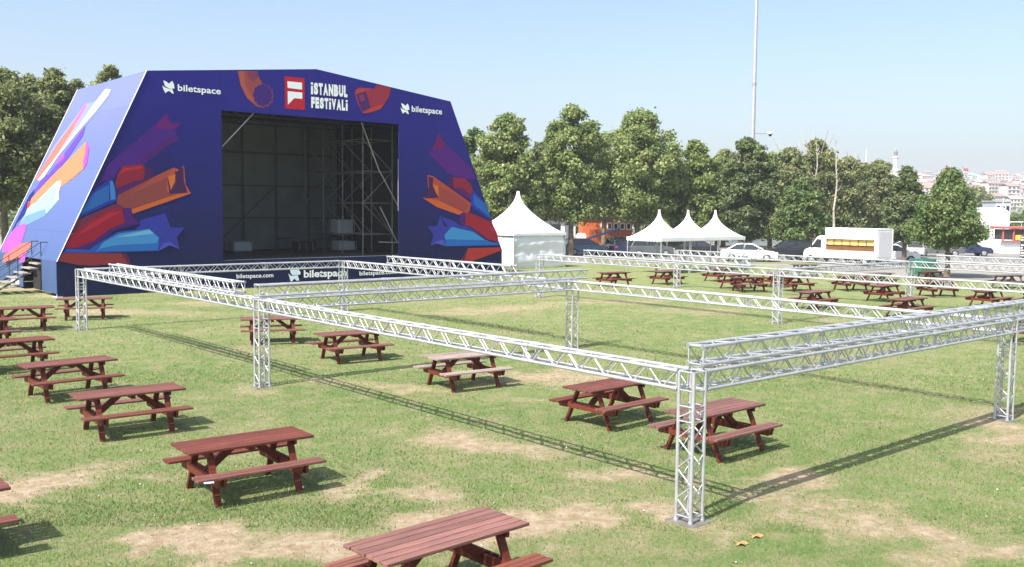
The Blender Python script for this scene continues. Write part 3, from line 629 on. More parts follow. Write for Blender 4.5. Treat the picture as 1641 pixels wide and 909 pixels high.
for pts in ([(KL[0], -.01, KL[1]), (TLF[0], -.01, TLF[1])], [(KL[0] - .02, D1, KL[1]), (TLF[0] - .02, D1, TLF[1])]): b = MB(); b.tube(pts[0], pts[1], .020, n=6); b.build('white_piping', M['white'], ST, False)
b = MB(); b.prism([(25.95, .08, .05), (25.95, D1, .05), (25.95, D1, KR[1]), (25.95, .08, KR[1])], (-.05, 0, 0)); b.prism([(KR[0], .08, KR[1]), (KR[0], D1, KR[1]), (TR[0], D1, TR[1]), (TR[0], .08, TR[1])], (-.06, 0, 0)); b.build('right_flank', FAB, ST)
b = MB()
for p, q in ((TLF, PK), (PK, TR)): b.prism([(p[0], .07, p[1] - .05), (q[0], .07, q[1] - .05), (q[0], D1, q[1] - .05), (p[0], D1, p[1] - .05)], (0, 0, -.06))
b.build('roof', BLK, ST)
b = MB(); b.prism([(.2, D1 + .02, .05), (25.8, D1 + .02, .05), KR and (KR[0] - .1, D1 + .02, KR[1]), (TR[0], D1 + .02, TR[1]), (PK[0], D1 + .02, PK[1]), (TLF[0], D1 + .02, TLF[1]), (.2, D1 + .02, 1.6)], (0, .05, 0)); b.build('back_cladding', BLK, ST)
b = MB(); b.box((13, 5.1, OZ0 - .08), (25.6, 9.9, .10)); b.build('deck', mat('stage_deck', (.035, .036, .040), .55, var=.3, scale=2), ST)
b = MB(); b.box(((OU0 + OU1)/2, .07, OZ0 - .012), (OU1 - OU0, .10, .012)); b.build('deck_edge', mat('deck_edge_lit', (.22, .22, .24), .5), ST)  # light along the deck edge painted as a lighter grey strip
b = MB(); hgt = 2.45; 
for i in range(6):
    for j in range(4):
        x0 = 6.6 + i*2.2; z0 = 1.5 + j*1.95; b.box((x0 + 1.1, 9.3 + .01*((i + j) % 2), z0 + .97), (2.17, .03, 1.92))
b.build('back_panels', DARKP, ST)
b = MB(); b.box((6.55, 4.8, 5), (.05, 8.8, 7.4)); b.build('side_curtain', BLK, ST); b = MB(); b.box((20.3, 5.8, 5), (.05, 6.6, 7.4)); b.build('side_curtain', BLK, ST)
sc_ = MB()
for i in range(7):
    for dy in (9.05,): sc_.tube((6.6 + i*2.2, dy, 1.42), (6.6 + i*2.2, dy, 9.5), .035, n=7)
for z in (3.45, 5.4, 7.4): sc_.tube((6.6, 9.02, z), (19.8, 9.02, z), .03, n=7)
sc_.tube((6.7, 9.0, 3.5), (11.0, 9.0, 7.3), .025, n=6); sc_.tube((11.0, 8.98, 1.5), (15.3, 8.98, 5.4), .025, n=6)
for z in (9.0, 9.45): 
    for y in (1.0, 3.4, 5.8, 8.2): sc_.tube((6.6, y, z), (20, y, z), .04, n=7)
for y in (1.0, 3.4, 5.8, 8.2):
    for i in range(12): sc_.tube((6.6 + i*1.1, y, 9.0 if i % 2 else 9.45), (7.7 + i*1.1, y, 9.45 if i % 2 else 9.0), .022, n=6)
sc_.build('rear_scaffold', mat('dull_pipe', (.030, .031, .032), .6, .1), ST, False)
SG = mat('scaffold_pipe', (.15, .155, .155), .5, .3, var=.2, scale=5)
rt = MB(); XS, YS = (16.9, 18.9), (1.6, 3.8, 6.0, 8.2)
for x in XS:
    for y in YS:
        rt.tube((x, y, 1.41), (x, y, 8.9), .036, n=8)
        for z in (3.5, 5.5, 7.5): rt.tube((x, y, z - .22), (x, y, z + .1), .052, n=8)
for z in (2.6, 4.4, 6.2, 8.0):
    for y in YS: rt.tube((XS[0], y, z), (XS[1], y, z), .028, n=7)
    for x in XS: rt.tube((x, YS[0], z), (x, YS[-1], z), .028, n=7)
for y in YS:
    for k, z in enumerate((2.6, 4.4, 6.2)):
        a, c = (XS if k % 2 else XS[::-1]); rt.tube((a, y, z), (c, y, z + 1.8), .026, n=7)
for x in XS:
    for k in range(3): rt.tube((x, YS[k], 2.6 + 1.8*(k % 3)), (x, YS[k + 1], 4.4 + 1.8*(k % 3)), .024, n=6)
rt.build('side_scaffold', SG, ST, False)
BRP = mat('sunlit_pipe', (.36, .36, .355), .4, .3, var=.15, scale=6)  # sunlight on these pipes put into a paler colour than the scaffold
for p, q, y in (((356, 235), (406, 182), .35), ((579, 196), (607, 272), .9), ((607, 272), (639, 332), .9), ((609, 332), (637, 389), .9), ((607, 388), (639, 389), .9), ((638.4, 255), (638.4, 338), .35)):
    br = MB(); br.tube(sf(*p, y), sf(*q, y), .034, n=8); br.build('diagonal_brace', BRP, ST, False)
b = MB(); b.box((15.5, 6.0, 2.29), (2.6, 1.6, .08))
for dx in (-1.2, 1.2):
    for dy in (-.7, .7): b.tube((15.5 + dx, 6.0 + dy, 1.4), (15.5 + dx, 6.0 + dy, 2.26), .03, n=7)
b.build('riser_platform', M['darksteel'], ST)
for x in (.10, 1.9): 
    b = MB(); b.tube((x - .03, 1.4 if x > 1 else .12, .0), (x - .03, 1.4 if x > 1 else .12, .9), .035, n=8); b.box((x - .03, 1.4 if x > 1 else .12, .02), (.35, .35, .03)); b.build('jack_leg', M['white'], ST)
def stg(lx, ly, lz): return SB + U*lx + V*ly + Vector((0, 0, lz))
# water totes standing in the stage
def tote(label, p, hs=1.0):
    t = thing('water_tote', label, 'tote', tuple(p), ANG, 'caged water totes used as ballast'); t.scale = (1, 1, hs)
    b = MB(); b.box((0, 0, .60), (1.10, .92, .90), bev=.06); b.build('tank', M['tank_m'], t)
    c = MB()
    for z in (.16, .34, .52, .70, .88, 1.05):
        q = [(-.59, -.49, z), (.59, -.49, z), (.59, .49, z), (-.59, .49, z)]
        for i in range(4): c.tube(q[i], q[(i + 1) % 4], .011, n=5, cap=False)
    for i in range(7):
        x = -.59 + i*.1967
        for y in (-.5, .5): c.tube((x, y, .12), (x, y, 1.06), .011, n=5, cap=False)
    for i in range(1, 5):
        for x in (-.6, .6): c.tube((x, -.49 + i*.196, .12), (x, -.49 + i*.196, 1.06), .011, n=5, cap=False)
    c.build('cage', M['steel'], t, False)
    p_ = MB()
    for y in (-.42, 0, .42): p_.box((0, y, .055), (1.18, .12, .10))
    p_.box((0, 0, .122), (1.18, .98, .02)); p_.build('pallet', M['darksteel'], t)
M['tank_m'] = mat('tote_plastic', (.36, .42, .43), .5)
def at_stage(px, py, y): q = sf(px, py, y); return q.x
tote('caged white water tote raised on the platform in the middle of the stage opening', stg(at_stage(548, 380, 6.0), 6.0, 2.34))
tote('caged white water tote on the stage floor under the raised tote', stg(at_stage(548, 405, 6.2), 6.0, 1.44), .62)
tote('caged white water tote raised at the right edge of the stage opening', stg(at_stage(638, 380, 4.9), 4.9, 2.45))
tote('caged white water tote on the floor at the right edge of the stage opening', stg(at_stage(638, 405, 4.9), 4.9, 1.44), .62)
tote('caged white water tote on the floor at the left of the stage opening', stg(at_stage(384, 405, 7.5), 7.5, 1.44), .62)
b = MB(); q = at_stage(486, 400, 7.6); b.box((0, 0, .30), (1.5, .7, .58), bev=.02)
fc = thing('flight_case', 'black flight case on the stage floor near the back wall', 'flight case', tuple(stg(q, 7.6, 1.44)), ANG); b.build('case_body', M['black'], fc)
b = MB()
for x in (-.45, 0, .45): b.box((x, -.36, .3), (.05, .02, .5))
b.build('trim_strips', M['steel'], fc)
pl = thing('side_platform', 'dark platform under the raised tote at the right of the stage opening', 'platform', tuple(stg(at_stage(638, 390, 4.9), 4.9, 1.43)), ANG)
b = MB(); b.box((0, 0, .97), (1.5, 1.3, .07)); b.build('board', M['darksteel'], pl)
for dx in (-.7, .7):
    for dy in (-.6, .6): b = MB(); b.tube((dx, dy, 0), (dx, dy, .94), .03, n=7); b.build('leg', M['darksteel'], pl)
# stairs on the left flank
sr_ = thing('stage_stairs', 'dark steel stairs with railings up the left flank of the stage', 'stairs', tuple(stg(.4, 3.42, 0)), ANG)
tread = mat('stair_tread', (.30, .27, .24), .7, var=.2, scale=6)
b = MB(); b.box((0, 0, 1.36), (.9, 1.5, .06))
for i in range(6): b.box((-.62 - i*.32, 0, 1.16 - i*.21), (.36, 1.62, .055))
b.build('treads', tread, sr_)
for sy in (-1, 1):
    b = MB(); b.bar((-.30, sy*.77, 1.28), (-2.42, sy*.77, .06), .04, .08); b.build('stringer', M['darksteel'], sr_)
    b = MB(); b.tube((.2, sy*.76, 2.38), (-.3, sy*.76, 2.38), .022, n=6); b.tube((-.3, sy*.76, 2.38), (-2.35, sy*.76, 1.05), .022, n=6); b.tube((-.3, sy*.76, 1.95), (-2.35, sy*.76, .62), .018, n=6)
    for x, z0, z1 in ((.2, 1.36, 2.38), (-.3, 1.3, 2.38), (-1.3, .7, 1.73), (-2.35, .06, 1.05)): b.tube((x, sy*.76, z0), (x, sy*.76, z1), .02, n=6)
    b.build('railing', M['darksteel'], sr_, False)
b = MB(); b.prism([(.5, 2.36, .03), (.5, 5.59, .03), (.5, 5.59, 1.56), (.5, 2.36, 1.56)], (.04, 0, 0)); b.build('recess_shade_sheet', BLK, ST)  # black sheet painting the shade of the opening behind the stairs
g = G(25, 462); fl = thing('floodlight', 'small white floodlight on the grass beside the stage stairs', 'floodlight', tuple(g), .5)
b = MB(); b.box((0, 0, .28), (.38, .16, .28), Matrix.Rotation(R(-25), 3, 'X'), bev=.03); b.build('housing', M['white'], fl)
b = MB(); b.box((0, .04, .03), (.5, .25, .04)); b.tube((-.22, 0, .03), (-.22, 0, .3), .015); b.tube((.22, 0, .03), (.22, 0, .3), .015); b.build('bracket', M['steel'], fl)
# ------------------------------------------------------------------ tents
def roof_mesh(a, eave, top, n=18, m=36, pw=2.2, r=.10):
    b = MB(); vs = []
    for k in range(n + 1):
        t = k/n; z = eave + (top - eave)*t; s = (1 - t)**pw; half = r + (a - r)*s; e = 2 + 10*s
        for i in range(m):
            th = (i + .5)*2*math.pi/m; c, q = math.cos(th), math.sin(th)
            rr = half/max(abs(c), abs(q)) if s > .98 else half/((abs(c)**e + abs(q)**e)**(1/e))
            vs.append((rr*c, rr*q, z))
    fs = [(k*m + i, k*m + (i + 1) % m, (k + 1)*m + (i + 1) % m, (k + 1)*m + i) for k in range(n) for i in range(m)]
    fs.append([n*m + i for i in range(m)])
    b.add(vs, fs, 0, True); return b
def valance(a, z, h=.22, n=14):
    b = MB()
    for s in range(4):
        rt_ = Matrix.Rotation(s*math.pi/2, 3, 'Z')
        for i in range(n):
            x0, x1 = -a + 2*a*i/n, -a + 2*a*(i + 1)/n; y = -a - .012
            q = [(x0, y, z + .03), (x1, y, z + .03), (x1, y, z - h*.62), ((x0 + x1)/2 + (x1 - x0)*.25, y, z - h*.95), ((x0 + x1)/2 - (x1 - x0)*.25, y, z - h*.95), (x0, y, z - h*.62)]
            b.prism([rt_ @ Vector(p) for p in q], rt_ @ Vector((0, .012, 0)))
    return b
C = G(824, 432) + Vector((0, 0, 0)); cc = C + U*2.45 + V*2.45
pg = thing('pagoda_tent', 'big white pagoda tent with closed side walls behind the right end of the stage', 'tent', (cc.x, cc.y, 0), ANG)
roof_mesh(2.47, 2.46, 5.42, pw=1.75).build('roof', M['pvc'], pg); valance(2.47, 2.46, .18, 22).build('valance', M['pvc'], pg)
b = MB()
for sx in (-1, 1):
    for sy in (-1, 1): b = MB(); b.box((sx*2.40, sy*2.40, 1.22), (.09, .09, 2.44)); b.build('post', M['alu'], pg)
for k in range(4):
    b = MB(); rt_ = Matrix.Rotation(k*math.pi/2, 3, 'Z'); nn = 40; vs = []
    for i in range(nn + 1):
        x = -2.36 + 4.72*i/nn
        for j in range(13):
            z = .02 + 2.42*j/12; w = .030*math.sin(j*1.15 + .9*math.sin(i*.16 + k) + .04*i) + .022*math.sin(j*2.3 - i*.11 + 2*k) + .012*math.sin(i*.8 + k)*math.sin(math.pi*j/12)
            vs.append(rt_ @ Vector((x, -2.40 + w*1.3, z)))
    b.add(vs, [(i*13 + j, (i + 1)*13 + j, (i + 1)*13 + j + 1, i*13 + j + 1) for i in range(nn) for j in range(12)], 0, True); o = b.build('side_wall', M['pvcwall'], pg)
    so = o.modifiers.new('thick', 'SOLIDIFY'); so.thickness = .01
gz0 = None; P0 = G(1003, 437) - V*3.0
for k, lab in enumerate(('white pointed gazebo, leftmost of three in a row', 'white pointed gazebo, middle of three in a row', 'white pointed gazebo, rightmost of three, next to the white car')):
    c = P0 + U*(1.5 + 3.0*k) + V*1.5
    if gz0 is None:
        gz0 = thing('gazebo', lab, 'gazebo', (c.x, c.y, 0), ANG, 'white gazebos in a row')
        roof_mesh(1.495, 2.36, 4.18, pw=2.1, r=.07).build('roof', M['pvc'], gz0); valance(1.49, 2.36, .24, 12).build('valance', M['pvc'], gz0)
        for sx in (-1, 1):
            for sy in (-1, 1): b = MB(); b.box((sx*1.44, sy*1.44, 1.18), (.06, .06, 2.36)); b.box((sx*1.44, sy*1.44, .012), (.16, .16, .02)); b.build('post', M['alu'], gz0)
    else: dup(gz0, (c.x, c.y, 0), ANG, lab)
# bin by the gazebo, green container
g = G(1190, 431); bn = thing('waste_drum', 'white waste drum on the path right of the gazebos', 'waste drum', tuple(g))
b = MB(); b.lathe([(.0, .0), (.30, .0), (.33, .45), (.36, .92), (.38, .95), (.38, .99), (.33, .99), (.31, .5), (0, .3)], 20); b.build('drum', M['white'], bn)
b = MB()
for z in (.3, .62): b.lathe([(.335 + .03*z, z - .02), (.36 + .03*z, z), (.335 + .03*z, z + .02)], 20)
b.build('hoops', M['steel'], bn)
g = G(1480, 447); gc = thing('waste_container', 'green wheeled waste container at the edge of the far lawn', 'waste container', tuple(g), R(20))
GRN = mat('green_plastic', (.03, .16, .11), .45, var=.1)
b = MB(); b.prism([(-.62, -.45, .22), (.62, -.45, .22), (.70, -.52, 1.12), (-.70, -.52, 1.12)], (0, 1.0, 0)); b.build('bin_body', GRN, gc)
b = MB(); b.box((0, -.02, 1.17), (1.46, 1.12, .08), bev=.03); b.box((0, -.02, 1.24), (1.2, .8, .06), bev=.025); b.build('lid', GRN, gc)
for x in (-.5, .5):
    for y in (-.3, .35): b = MB(); b.tube((x, y - .03, .11), (x, y + .03, .11), .11, n=12); b.build('wheel', M['black'], gc)
# ------------------------------------------------------------------ vehicles (x forward)
def wheels(t, xs_, hw, r):
    for x in xs_:
        for s in (-1, 1):
            b = MB(); b.tube((x, s*(hw - .11), r), (x, s*(hw + .015), r), r, n=20); w = b.build('wheel', M['black'], t, False)
            b = MB(); b.tube((x, s*(hw + .016), r), (x, s*(hw + .03), r), r*.64, r*.55, n=16); b.build('rim', M['steel'], w, False)
def car(label, loc, rz, paint, kind='hatch', group='cars parked beyond the lawn'):
    t = thing('parked_car', label, 'car', loc, rz, group)
    if kind == 'suv': L, H_, HW_, prof, win = 4.5, 1.68, .92, [(-2.25, .35), (-2.25, .95), (-2.1, 1.05), (1.2, 1.08), (2.1, .95), (2.25, .75), (2.25, .32)], [(-2.05, 1.05), (-1.75, 1.62), (-1.5, 1.68), (.3, 1.66), (1.15, 1.08)]
    elif kind == 'sedan': L, H_, HW_, prof, win = 4.6, 1.46, .90, [(-2.3, .35), (-2.3, .88), (-2.15, .98), (-1.5, 1.0), (1.1, .98), (2.1, .84), (2.3, .62), (2.3, .3)], [(-1.75, .99), (-1.0, 1.42), (-.6, 1.46), (.25, 1.45), (1.15, .98)]
    else: L, H_, HW_, prof, win = 4.0, 1.5, .87, [(-2.0, .35), (-2.02, .9), (-1.9, 1.0), (1.05, 1.0), (1.85, .86), (2.0, .65), (2.0, .3)], [(-1.9, 1.0), (-1.6, 1.42), (-1.2, 1.5), (.2, 1.48), (1.05, 1.0)]
    b = MB(); n = len(prof)
    secs = [(-HW_, .0), (-HW_ + .02, .0), (0, 0), (HW_ - .02, 0), (HW_, 0)]
    b.prism([(x, -HW_, z) for x, z in prof], (0, 2*HW_, 0)); bd = b.build('body', paint, t)
    bv = bd.modifiers.new('round', 'BEVEL'); bv.width = .07; bv.segments = 3
    # cabin: tapered glasshouse with painted roof and pillars
    b = MB(); m_ = len(win); ins = .10
    def q(x, z, s): k = (z - win[0][1])/(max(w[1] for w in win) - win[0][1]); return (x, s*(HW_ - .03 - ins*k), z)
    vs = [q(x, z, -1) for x, z in win] + [q(x, z, 1) for x, z in win]
    fs = [list(range(m_)), [m_ + i for i in range(m_)][::-1]] + [(i, m_ + i, m_ + i + 1, i + 1) for i in range(m_ - 1)]
    b.add(vs, fs); b.build('windows', M['glass'], t)
    b = MB()
    for i in range(m_ - 1):
        for s in (-1, 1): b.tube(q(*win[i], s), q(*win[i + 1], s), .04, n=6)
    pl_ = [q(*win[k], s) for k in range(1, m_ - 1) for s in (-1, 1)]
    zs = max(w[1] for w in win); ro = [w for w in win if w[1] > zs - .09]
    x0, x1 = min(w[0] for w in ro), max(w[0] for w in ro); b.box(((x0 + x1)/2, 0, zs + .005), (x1 - x0 + .1, 2*(HW_ - .03 - ins) + .05, .05), bev=.02)
    xm = (win[0][0] + win[-1][0])/2 - .1
    for s in (-1, 1): b.bar(q(xm, win[0][1], s), q(xm + .05, zs, s), .07, .05)
    b.build('roof', paint, t, False)
    wheels(t, (-L*.30, L*.31), HW_ - .01, .32)
    for s in (-1, 1):
        b = MB(); b.box((L/2 - .04, s*(HW_ - .22), .70), (.12, .34, .15), bev=.03); b.build('headlight', M['lamp'], t)
        b = MB(); b.box((-L/2 + .03, s*(HW_ - .15), .84), (.10, .22, .18), bev=.03); b.build('tail_light', M['red'], t)
        b = MB(); b.box((.75, s*(HW_ + .08), 1.02), (.12, .18, .12), bev=.03); b.build('wing_mirror', paint, t)
    return t
M['lamp'] = mat('lamp_lens', (.75, .77, .8), .15); M['red'] = mat('red_lens', (.45, .02, .02), .25)
def paint(n_, c): 
    m = mat(n_, c, .25, .1); m.node_tree.nodes['Principled BSDF'].inputs['Coat Weight'].default_value = .6; return m
pw, pk, pn, pbl, psl, pgr = paint('white_car_paint', (.75, .76, .77)), paint('black_car_paint', (.018, .02, .024)), paint('navy_car_paint', (.015, .025, .075)), paint('blue_car_paint', (.05, .12, .24)), paint('silver_car_paint', (.40, .41, .42)), paint('grey_car_paint', (.10, .11, .12))
def gz(px, py): g = G(px, py); return (g.x, g.y, 0)
car('white car parked beside the right gazebo', gz(1200, 419), R(-14), pw, 'sedan')
car('black car parked between the white car and the food truck', gz(1262, 417), R(178), pk, 'suv')
car('silver car with red tail lights behind the food truck', gz(1446, 413), R(150), psl, 'hatch')
car('dark grey car parked behind the thin tree trunk', gz(1418, 409), R(172), pgr, 'suv')
car('dark car in the shade of the conical tree', gz(1502, 411), R(170), pgr, 'sedan')
car('shiny navy car at the end of the row, right of the conical tree trunk', gz(1547, 410.5), R(-6), pn, 'sedan')
car('white car nose peeking out behind the back of the food truck', gz(1430, 421), R(-8), pw, 'hatch')
car('steel blue car in front of the orange kiosk', gz(938, 409), R(8), pbl, 'hatch')
car('dark blue car in the shade left of the gazebos', gz(990, 409), R(100), pn, 'suv')
car('grey car behind the left gazebo', gz(1042, 411), R(5), pgr, 'hatch'); car('dark sedan behind the middle gazebo', gz(1108, 411), R(175), pk, 'sedan')
# food truck
g = G(1404, 428); fwd = Vector((-.60, .80, 0)).normalized(); sid = Vector((-fwd.y, fwd.x, 0))        # sid points to the camera side
tk = thing('food_truck', 'white food truck with its serving hatch open and orange inside', 'food truck', tuple(g), math.atan2(fwd.y, fwd.x))
TWH = paint('truck_white', (.80, .80, .78)); CAB = 2.1; BL = 4.6
b = MB()   # local: x forward from the rear, near side at y=0, far side y=-2.1 or +2.1
sgn = 1 if sid.dot(Vector((0, -1, 0))) > 0 else -1
Y0, Y1 = 0.0, -sgn*2.1
def bx(b_, x0, x1, y0, y1, z0, z1, bev=0.0): b_.box(((x0 + x1)/2, (y0 + y1)/2, (z0 + z1)/2), (abs(x1 - x0), abs(y1 - y0), abs(z1 - z0)), None, 0, bev)
t_ = .06*-sgn
bx(b, 0, BL, Y0, Y0 + t_, .55, 1.14); bx(b, 0, BL, Y0, Y0 + t_, 2.04, 2.82); bx(b, 0, .22, Y0, Y0 + t_, 1.14, 2.04); bx(b, BL - .06, BL, Y0, Y0 + t_, 1.14, 2.04)
bx(b, 0, BL, Y1 - t_, Y1, .55, 2.82); bx(b, 0, .06, Y0 + t_, Y1 - t_, .55, 2.82); bx(b, BL - .06, BL, Y0 + t_, Y1 - t_, .55, 2.82); bx(b, .06, BL - .06, Y0 + t_, Y1 - t_, 2.76, 2.82); bx(b, .06, BL - .06, Y0 + t_, Y1 - t_, .55, .62)
b.build('box_body', TWH, tk)
b = MB(); bx(b, -.02, BL + .02, Y0 - t_*.5, Y1 + t_*.5, 2.83, 2.90, .02); bx(b, -.03, .05, Y0 - t_*.4, Y0 + t_, .56, 2.82); bx(b, -.03, .05, Y1 - t_, Y1 + t_*.4, .56, 2.82); b.build('trim', M['white'], tk)
RDG = mat('rear_door_grey', (.62, .63, .63), .4)
for ya, yc in ((Y0 + t_*3, (Y0 + Y1)/2 - t_*.2), ((Y0 + Y1)/2 + t_*.2, Y1 - t_*3)): b = MB(); bx(b, -.035, -.005, ya, yc, .75, 2.65); b.build('rear_door', RDG, tk)
b = MB(); bx(b, .25, BL - .1, Y0 + 3.6*t_, Y0 + 4.4*t_, .64, 2.72); b.build('inner_wall', mat('orange_interior', (.88, .60, .17), .5, var=.1, scale=2), tk)
b = MB(); bx(b, .23, BL - .07, Y0 + 2*t_, Y0 + 3.4*t_, 1.50, 1.56); bx(b, .23, BL - .07, Y0 + 1.2*t_, Y0 + 1.8*t_, 1.12, 1.56); b.build('counter', mat('brown_counter', (.16, .065, .02), .5, var=.2, scale=3), tk)
b = MB()
for i in range(1, 6): x = .22 + i*(BL - .28)/6; bx(b, x - .02, x + .02, Y0 + .3*t_, Y0 + .9*t_, 1.56, 2.04)
bx(b, .22, BL - .06, Y0 + .3*t_, Y0 + .9*t_, 1.54, 1.58); b.build('hatch_frame', M['darksteel'], tk)
cp = [(BL + .02, .45), (BL + .02, 2.25), (BL + .55, 2.28), (BL + .85, 2.12), (BL + 1.45, 1.30), (BL + 1.95, 1.10), (BL + 2.08, .85), (BL + 2.08, .40)]
b = MB(); b.prism([(x, Y0 + .03*-sgn, z) for x, z in cp], (0, -sgn*2.02, 0)); cb = b.build('cab', TWH, tk); bv = cb.modifiers.new('round', 'BEVEL'); bv.width = .06; bv.segments = 2
wn = [(BL + .38, 1.28), (BL + .38, 1.95), (BL + .78, 1.98), (BL + 1.30, 1.30)]
b = MB(); b.prism([(x, Y0 + .018*-sgn, z) for x, z in wn], (0, -sgn*.012, 0)); b.prism([(x, Y1 - .05*-sgn, z) for x, z in wn], (0, -sgn*.02, 0)); b.build('side_window', M['glass'], tk)
b = MB(); b.add([(BL + .90, Y0 + .25*-sgn, 2.07), (BL + 1.44, Y0 + .2*-sgn, 1.34), (BL + 1.44, Y1 - .2*-sgn, 1.34), (BL + .90, Y1 - .25*-sgn, 2.07)], [(0, 1, 2, 3)]); 
b.v = [(x + .018, y, z + .014) for x, y, z in b.v]; b.build('windscreen', M['glass'], tk)
b = MB(); b.box((BL + 1.2, Y0 + .12*sgn, 1.42), (.10, .16, .28), None, 0, .03); b.build('wing_mirror', M['black'], tk)
for y in (Y0 - sgn*.3, Y1 + sgn*.3): b = MB(); b.box((BL + 2.03, y, .92), (.1, .28, .2), None, 0, .03); b.build('headlight', M['lamp'], tk)
b = MB(); bx(b, .1, BL + 1.9, Y0 + 4*t_, Y1 - 4*t_, .36, .54); b.build('chassis', M['darksteel'], tk)
for x in (1.0, BL + 1.35):
    for y in (Y0 - sgn*.13, Y1 + sgn*.13):
        b = MB(); b.tube((x, y - .12, .34), (x, y + .12, .34), .34, n=20); w = b.build('wheel', M['black'], tk, False)
        b = MB(); b.tube((x, y - .125, .34), (x, y + .125, .34), .2, n=14); b.build('rim', M['steel'], w, False)
# ------------------------------------------------------------------ small buildings and street furniture
ORB = mat('orange_cladding', (.50, .115, .03), .6, var=.12, scale=2.5, stretch=(1, 1, 6)); WHF = M['white']
k1 = thing('orange_kiosk', 'orange wooden kiosk with white framed windows behind the trees', 'kiosk', (*G(973, 396).xy, 0), R(3))
D = G(973, 396).y
b = MB(); b.box((0, 2, 1.65), (5.6, 4, 3.3)); b.build('wall', ORB, k1)
b = MB(); b.prism([(-3.0, -.35, 3.3), (3.0, -.35, 3.3), (3.0, 2, 4.25), (-3.0, 2, 4.25)], (0, 0, .08)); b.prism([(-3.0, 4.35, 3.3), (3.0, 4.35, 3.3), (3.0, 2, 4.25), (-3.0, 2, 4.25)], (0, 0, .08)); b.build('roof', mat('red_roof', (.24, .035, .04), .6), k1)
for i in range(5):
    x = -.5 + i*.72
    b = MB(); b.box((x, -.03, 2.35), (.56, .08, .80)); f_ = b.build('window', WHF, k1); b = MB(); b.box((x, -.075, 2.35), (.36, .02, .55)); b.build('pane', M['glass'], f_)
b = MB(); b.box((-1.6, -.04, 1.0), (.9, .08, 2.0)); b.build('door', mat('kiosk_door', (.30, .07, .03), .6), k1)
k2 = thing('white_kiosk', 'white and orange kiosk with a dark serving window left of the orange kiosk', 'kiosk', (*G(893, 399).xy, 0), R(4))
b = MB(); b.box((0, 1.5, 2.2), (3.8, 3, 1.7)); b.build('wall', WHF, k2); b = MB(); b.box((0, 1.5, .675), (3.7, 2.9, 1.35)); b.build('base_panel', mat('orange_panel', (.62, .20, .06), .6), k2)
b = MB(); b.box((0, 1.4, 3.14), (4.3, 3.6, .16), bev=.03); b.build('roof', mat('grey_roof', (.25, .26, .26), .7), k2)
b = MB(); b.box((-.2, -.03, 2.15), (1.0, .06, .9)); b.build('serving_window', M['glass'], k2); b = MB(); b.box((1.1, -.03, 1.7), (.7, .06, 1.9)); b.build('door', mat('glazed_door', (.16, .18, .20), .3), k2)
aw = thing('awning', 'blue sloping canvas canopy in front of the orange kiosk', 'canopy', (*G(972, 406).xy, 0), R(5))
b = MB(); b.prism([(-2.2, -1, 1.25), (1.2, -1, 2.35), (1.2, 1, 2.35), (-2.2, 1, 1.25)], (0, 0, .05)); b.build('canvas', mat('blue_canvas', (.05, .13, .32), .6), aw)
for x, z in ((-2.1, 1.25), (1.1, 2.3)):
    for y in (-.9, .9): b = MB(); b.tube((x, y, 0), (x, y, z), .03); b.build('post', M['steel'], aw)
b = MB(); g = G(931, 400); b.box((g.x, g.y, .75), (1.0, .9, 1.4), None, 0, .03); b.prism([(g.x - .5, g.y - .45, 1.46), (g.x + .5, g.y - .45, 1.46), (g.x + .35, g.y - .3, 1.7), (g.x - .35, g.y - .3, 1.7)], (0, .7, 0)); tag(b.build('cabinet', M['white']), 'white utility cabinet beside the tree trunk left of the orange kiosk', 'cabinet')
def cabin(name, label, g, rz, w, d, h, wm, rm):
    t = thing(name, label, 'building', (g.x, g.y, 0), rz)
    b = MB(); b.box((0, d/2, h/2), (w, d, h)); b.build('wall', wm, t); b = MB(); b.box((0, d/2, h + .1), (w + .4, d + .4, .2), bev=.03); b.build('roof', rm, t)
    n_ = max(1, int(w/1.6))
    for i in range(n_):
        x = -w/2 + w*(i + .5)/n_; b = MB(); b.box((x, -.03, h*.58), (.8, .06, .9)); f_ = b.build('window', M['glass'], t); b = MB(); b.box((x, -.05, h*.58 - .48), (.9, .12, .06)); b.build('sill', WHF, f_)
    return t
cabin('site_cabin', 'grey blue site cabin half hidden under the trees right of the gazebos', G(1205, 393), R(6), 7.5, 3, 3.0, mat('cabin_grey', (.22, .26, .29), .6, var=.1), mat('cabin_roof', (.3, .3, .3), .7))
cabin('park_building', 'low dark grey building behind the food truck and trees', G(1390, 385), R(0), 9, 4, 3.4, mat('dark_wall', (.16, .16, .17), .7, var=.1), mat('dark_roof', (.1, .1, .11), .7))
wl = MB(); wl.box((7, 112, .6), (30, .3, 1.2)); tag(wl.build('low_wall', M['concrete']), 'low concrete wall behind the parked cars and tree trunks', 'wall')
# red playground-like booth at the right
g = G(1632, 407); rb = thing('ticket_booth', 'red and white booth on the paving at the right edge', 'booth', (g.x, g.y, 0), R(-5))
b = MB(); b.box((0, 1.2, .65), (3.4, 2.4, 1.3), bev=.03); b.build('base_wall', WHF, rb)
RED = mat('red_paint', (.48, .09, .09), .6)
for x in (-1.6, -.55, .55, 1.6): b = MB(); b.box((x, .06, 1.95), (.14, .12, 1.3)); b.build('post', RED, rb)
b = MB(); b.box((0, 1.2, 2.0), (3.2, 2.1, 1.1)); b.build('booth_window', M['glass'], rb)
b = MB(); b.box((0, 1.2, 2.72), (3.9, 2.9, .22), bev=.04); b.build('roof', RED, rb); b = MB(); b.box((0, -.15, 1.34), (3.8, .5, .08)); b.build('counter', RED, rb)
b = MB(); b.box((0, .05, 1.7), (.7, .05, .5)); b.build('yellow_panel', mat('yellow_board', (.7, .45, .06), .5), rb)
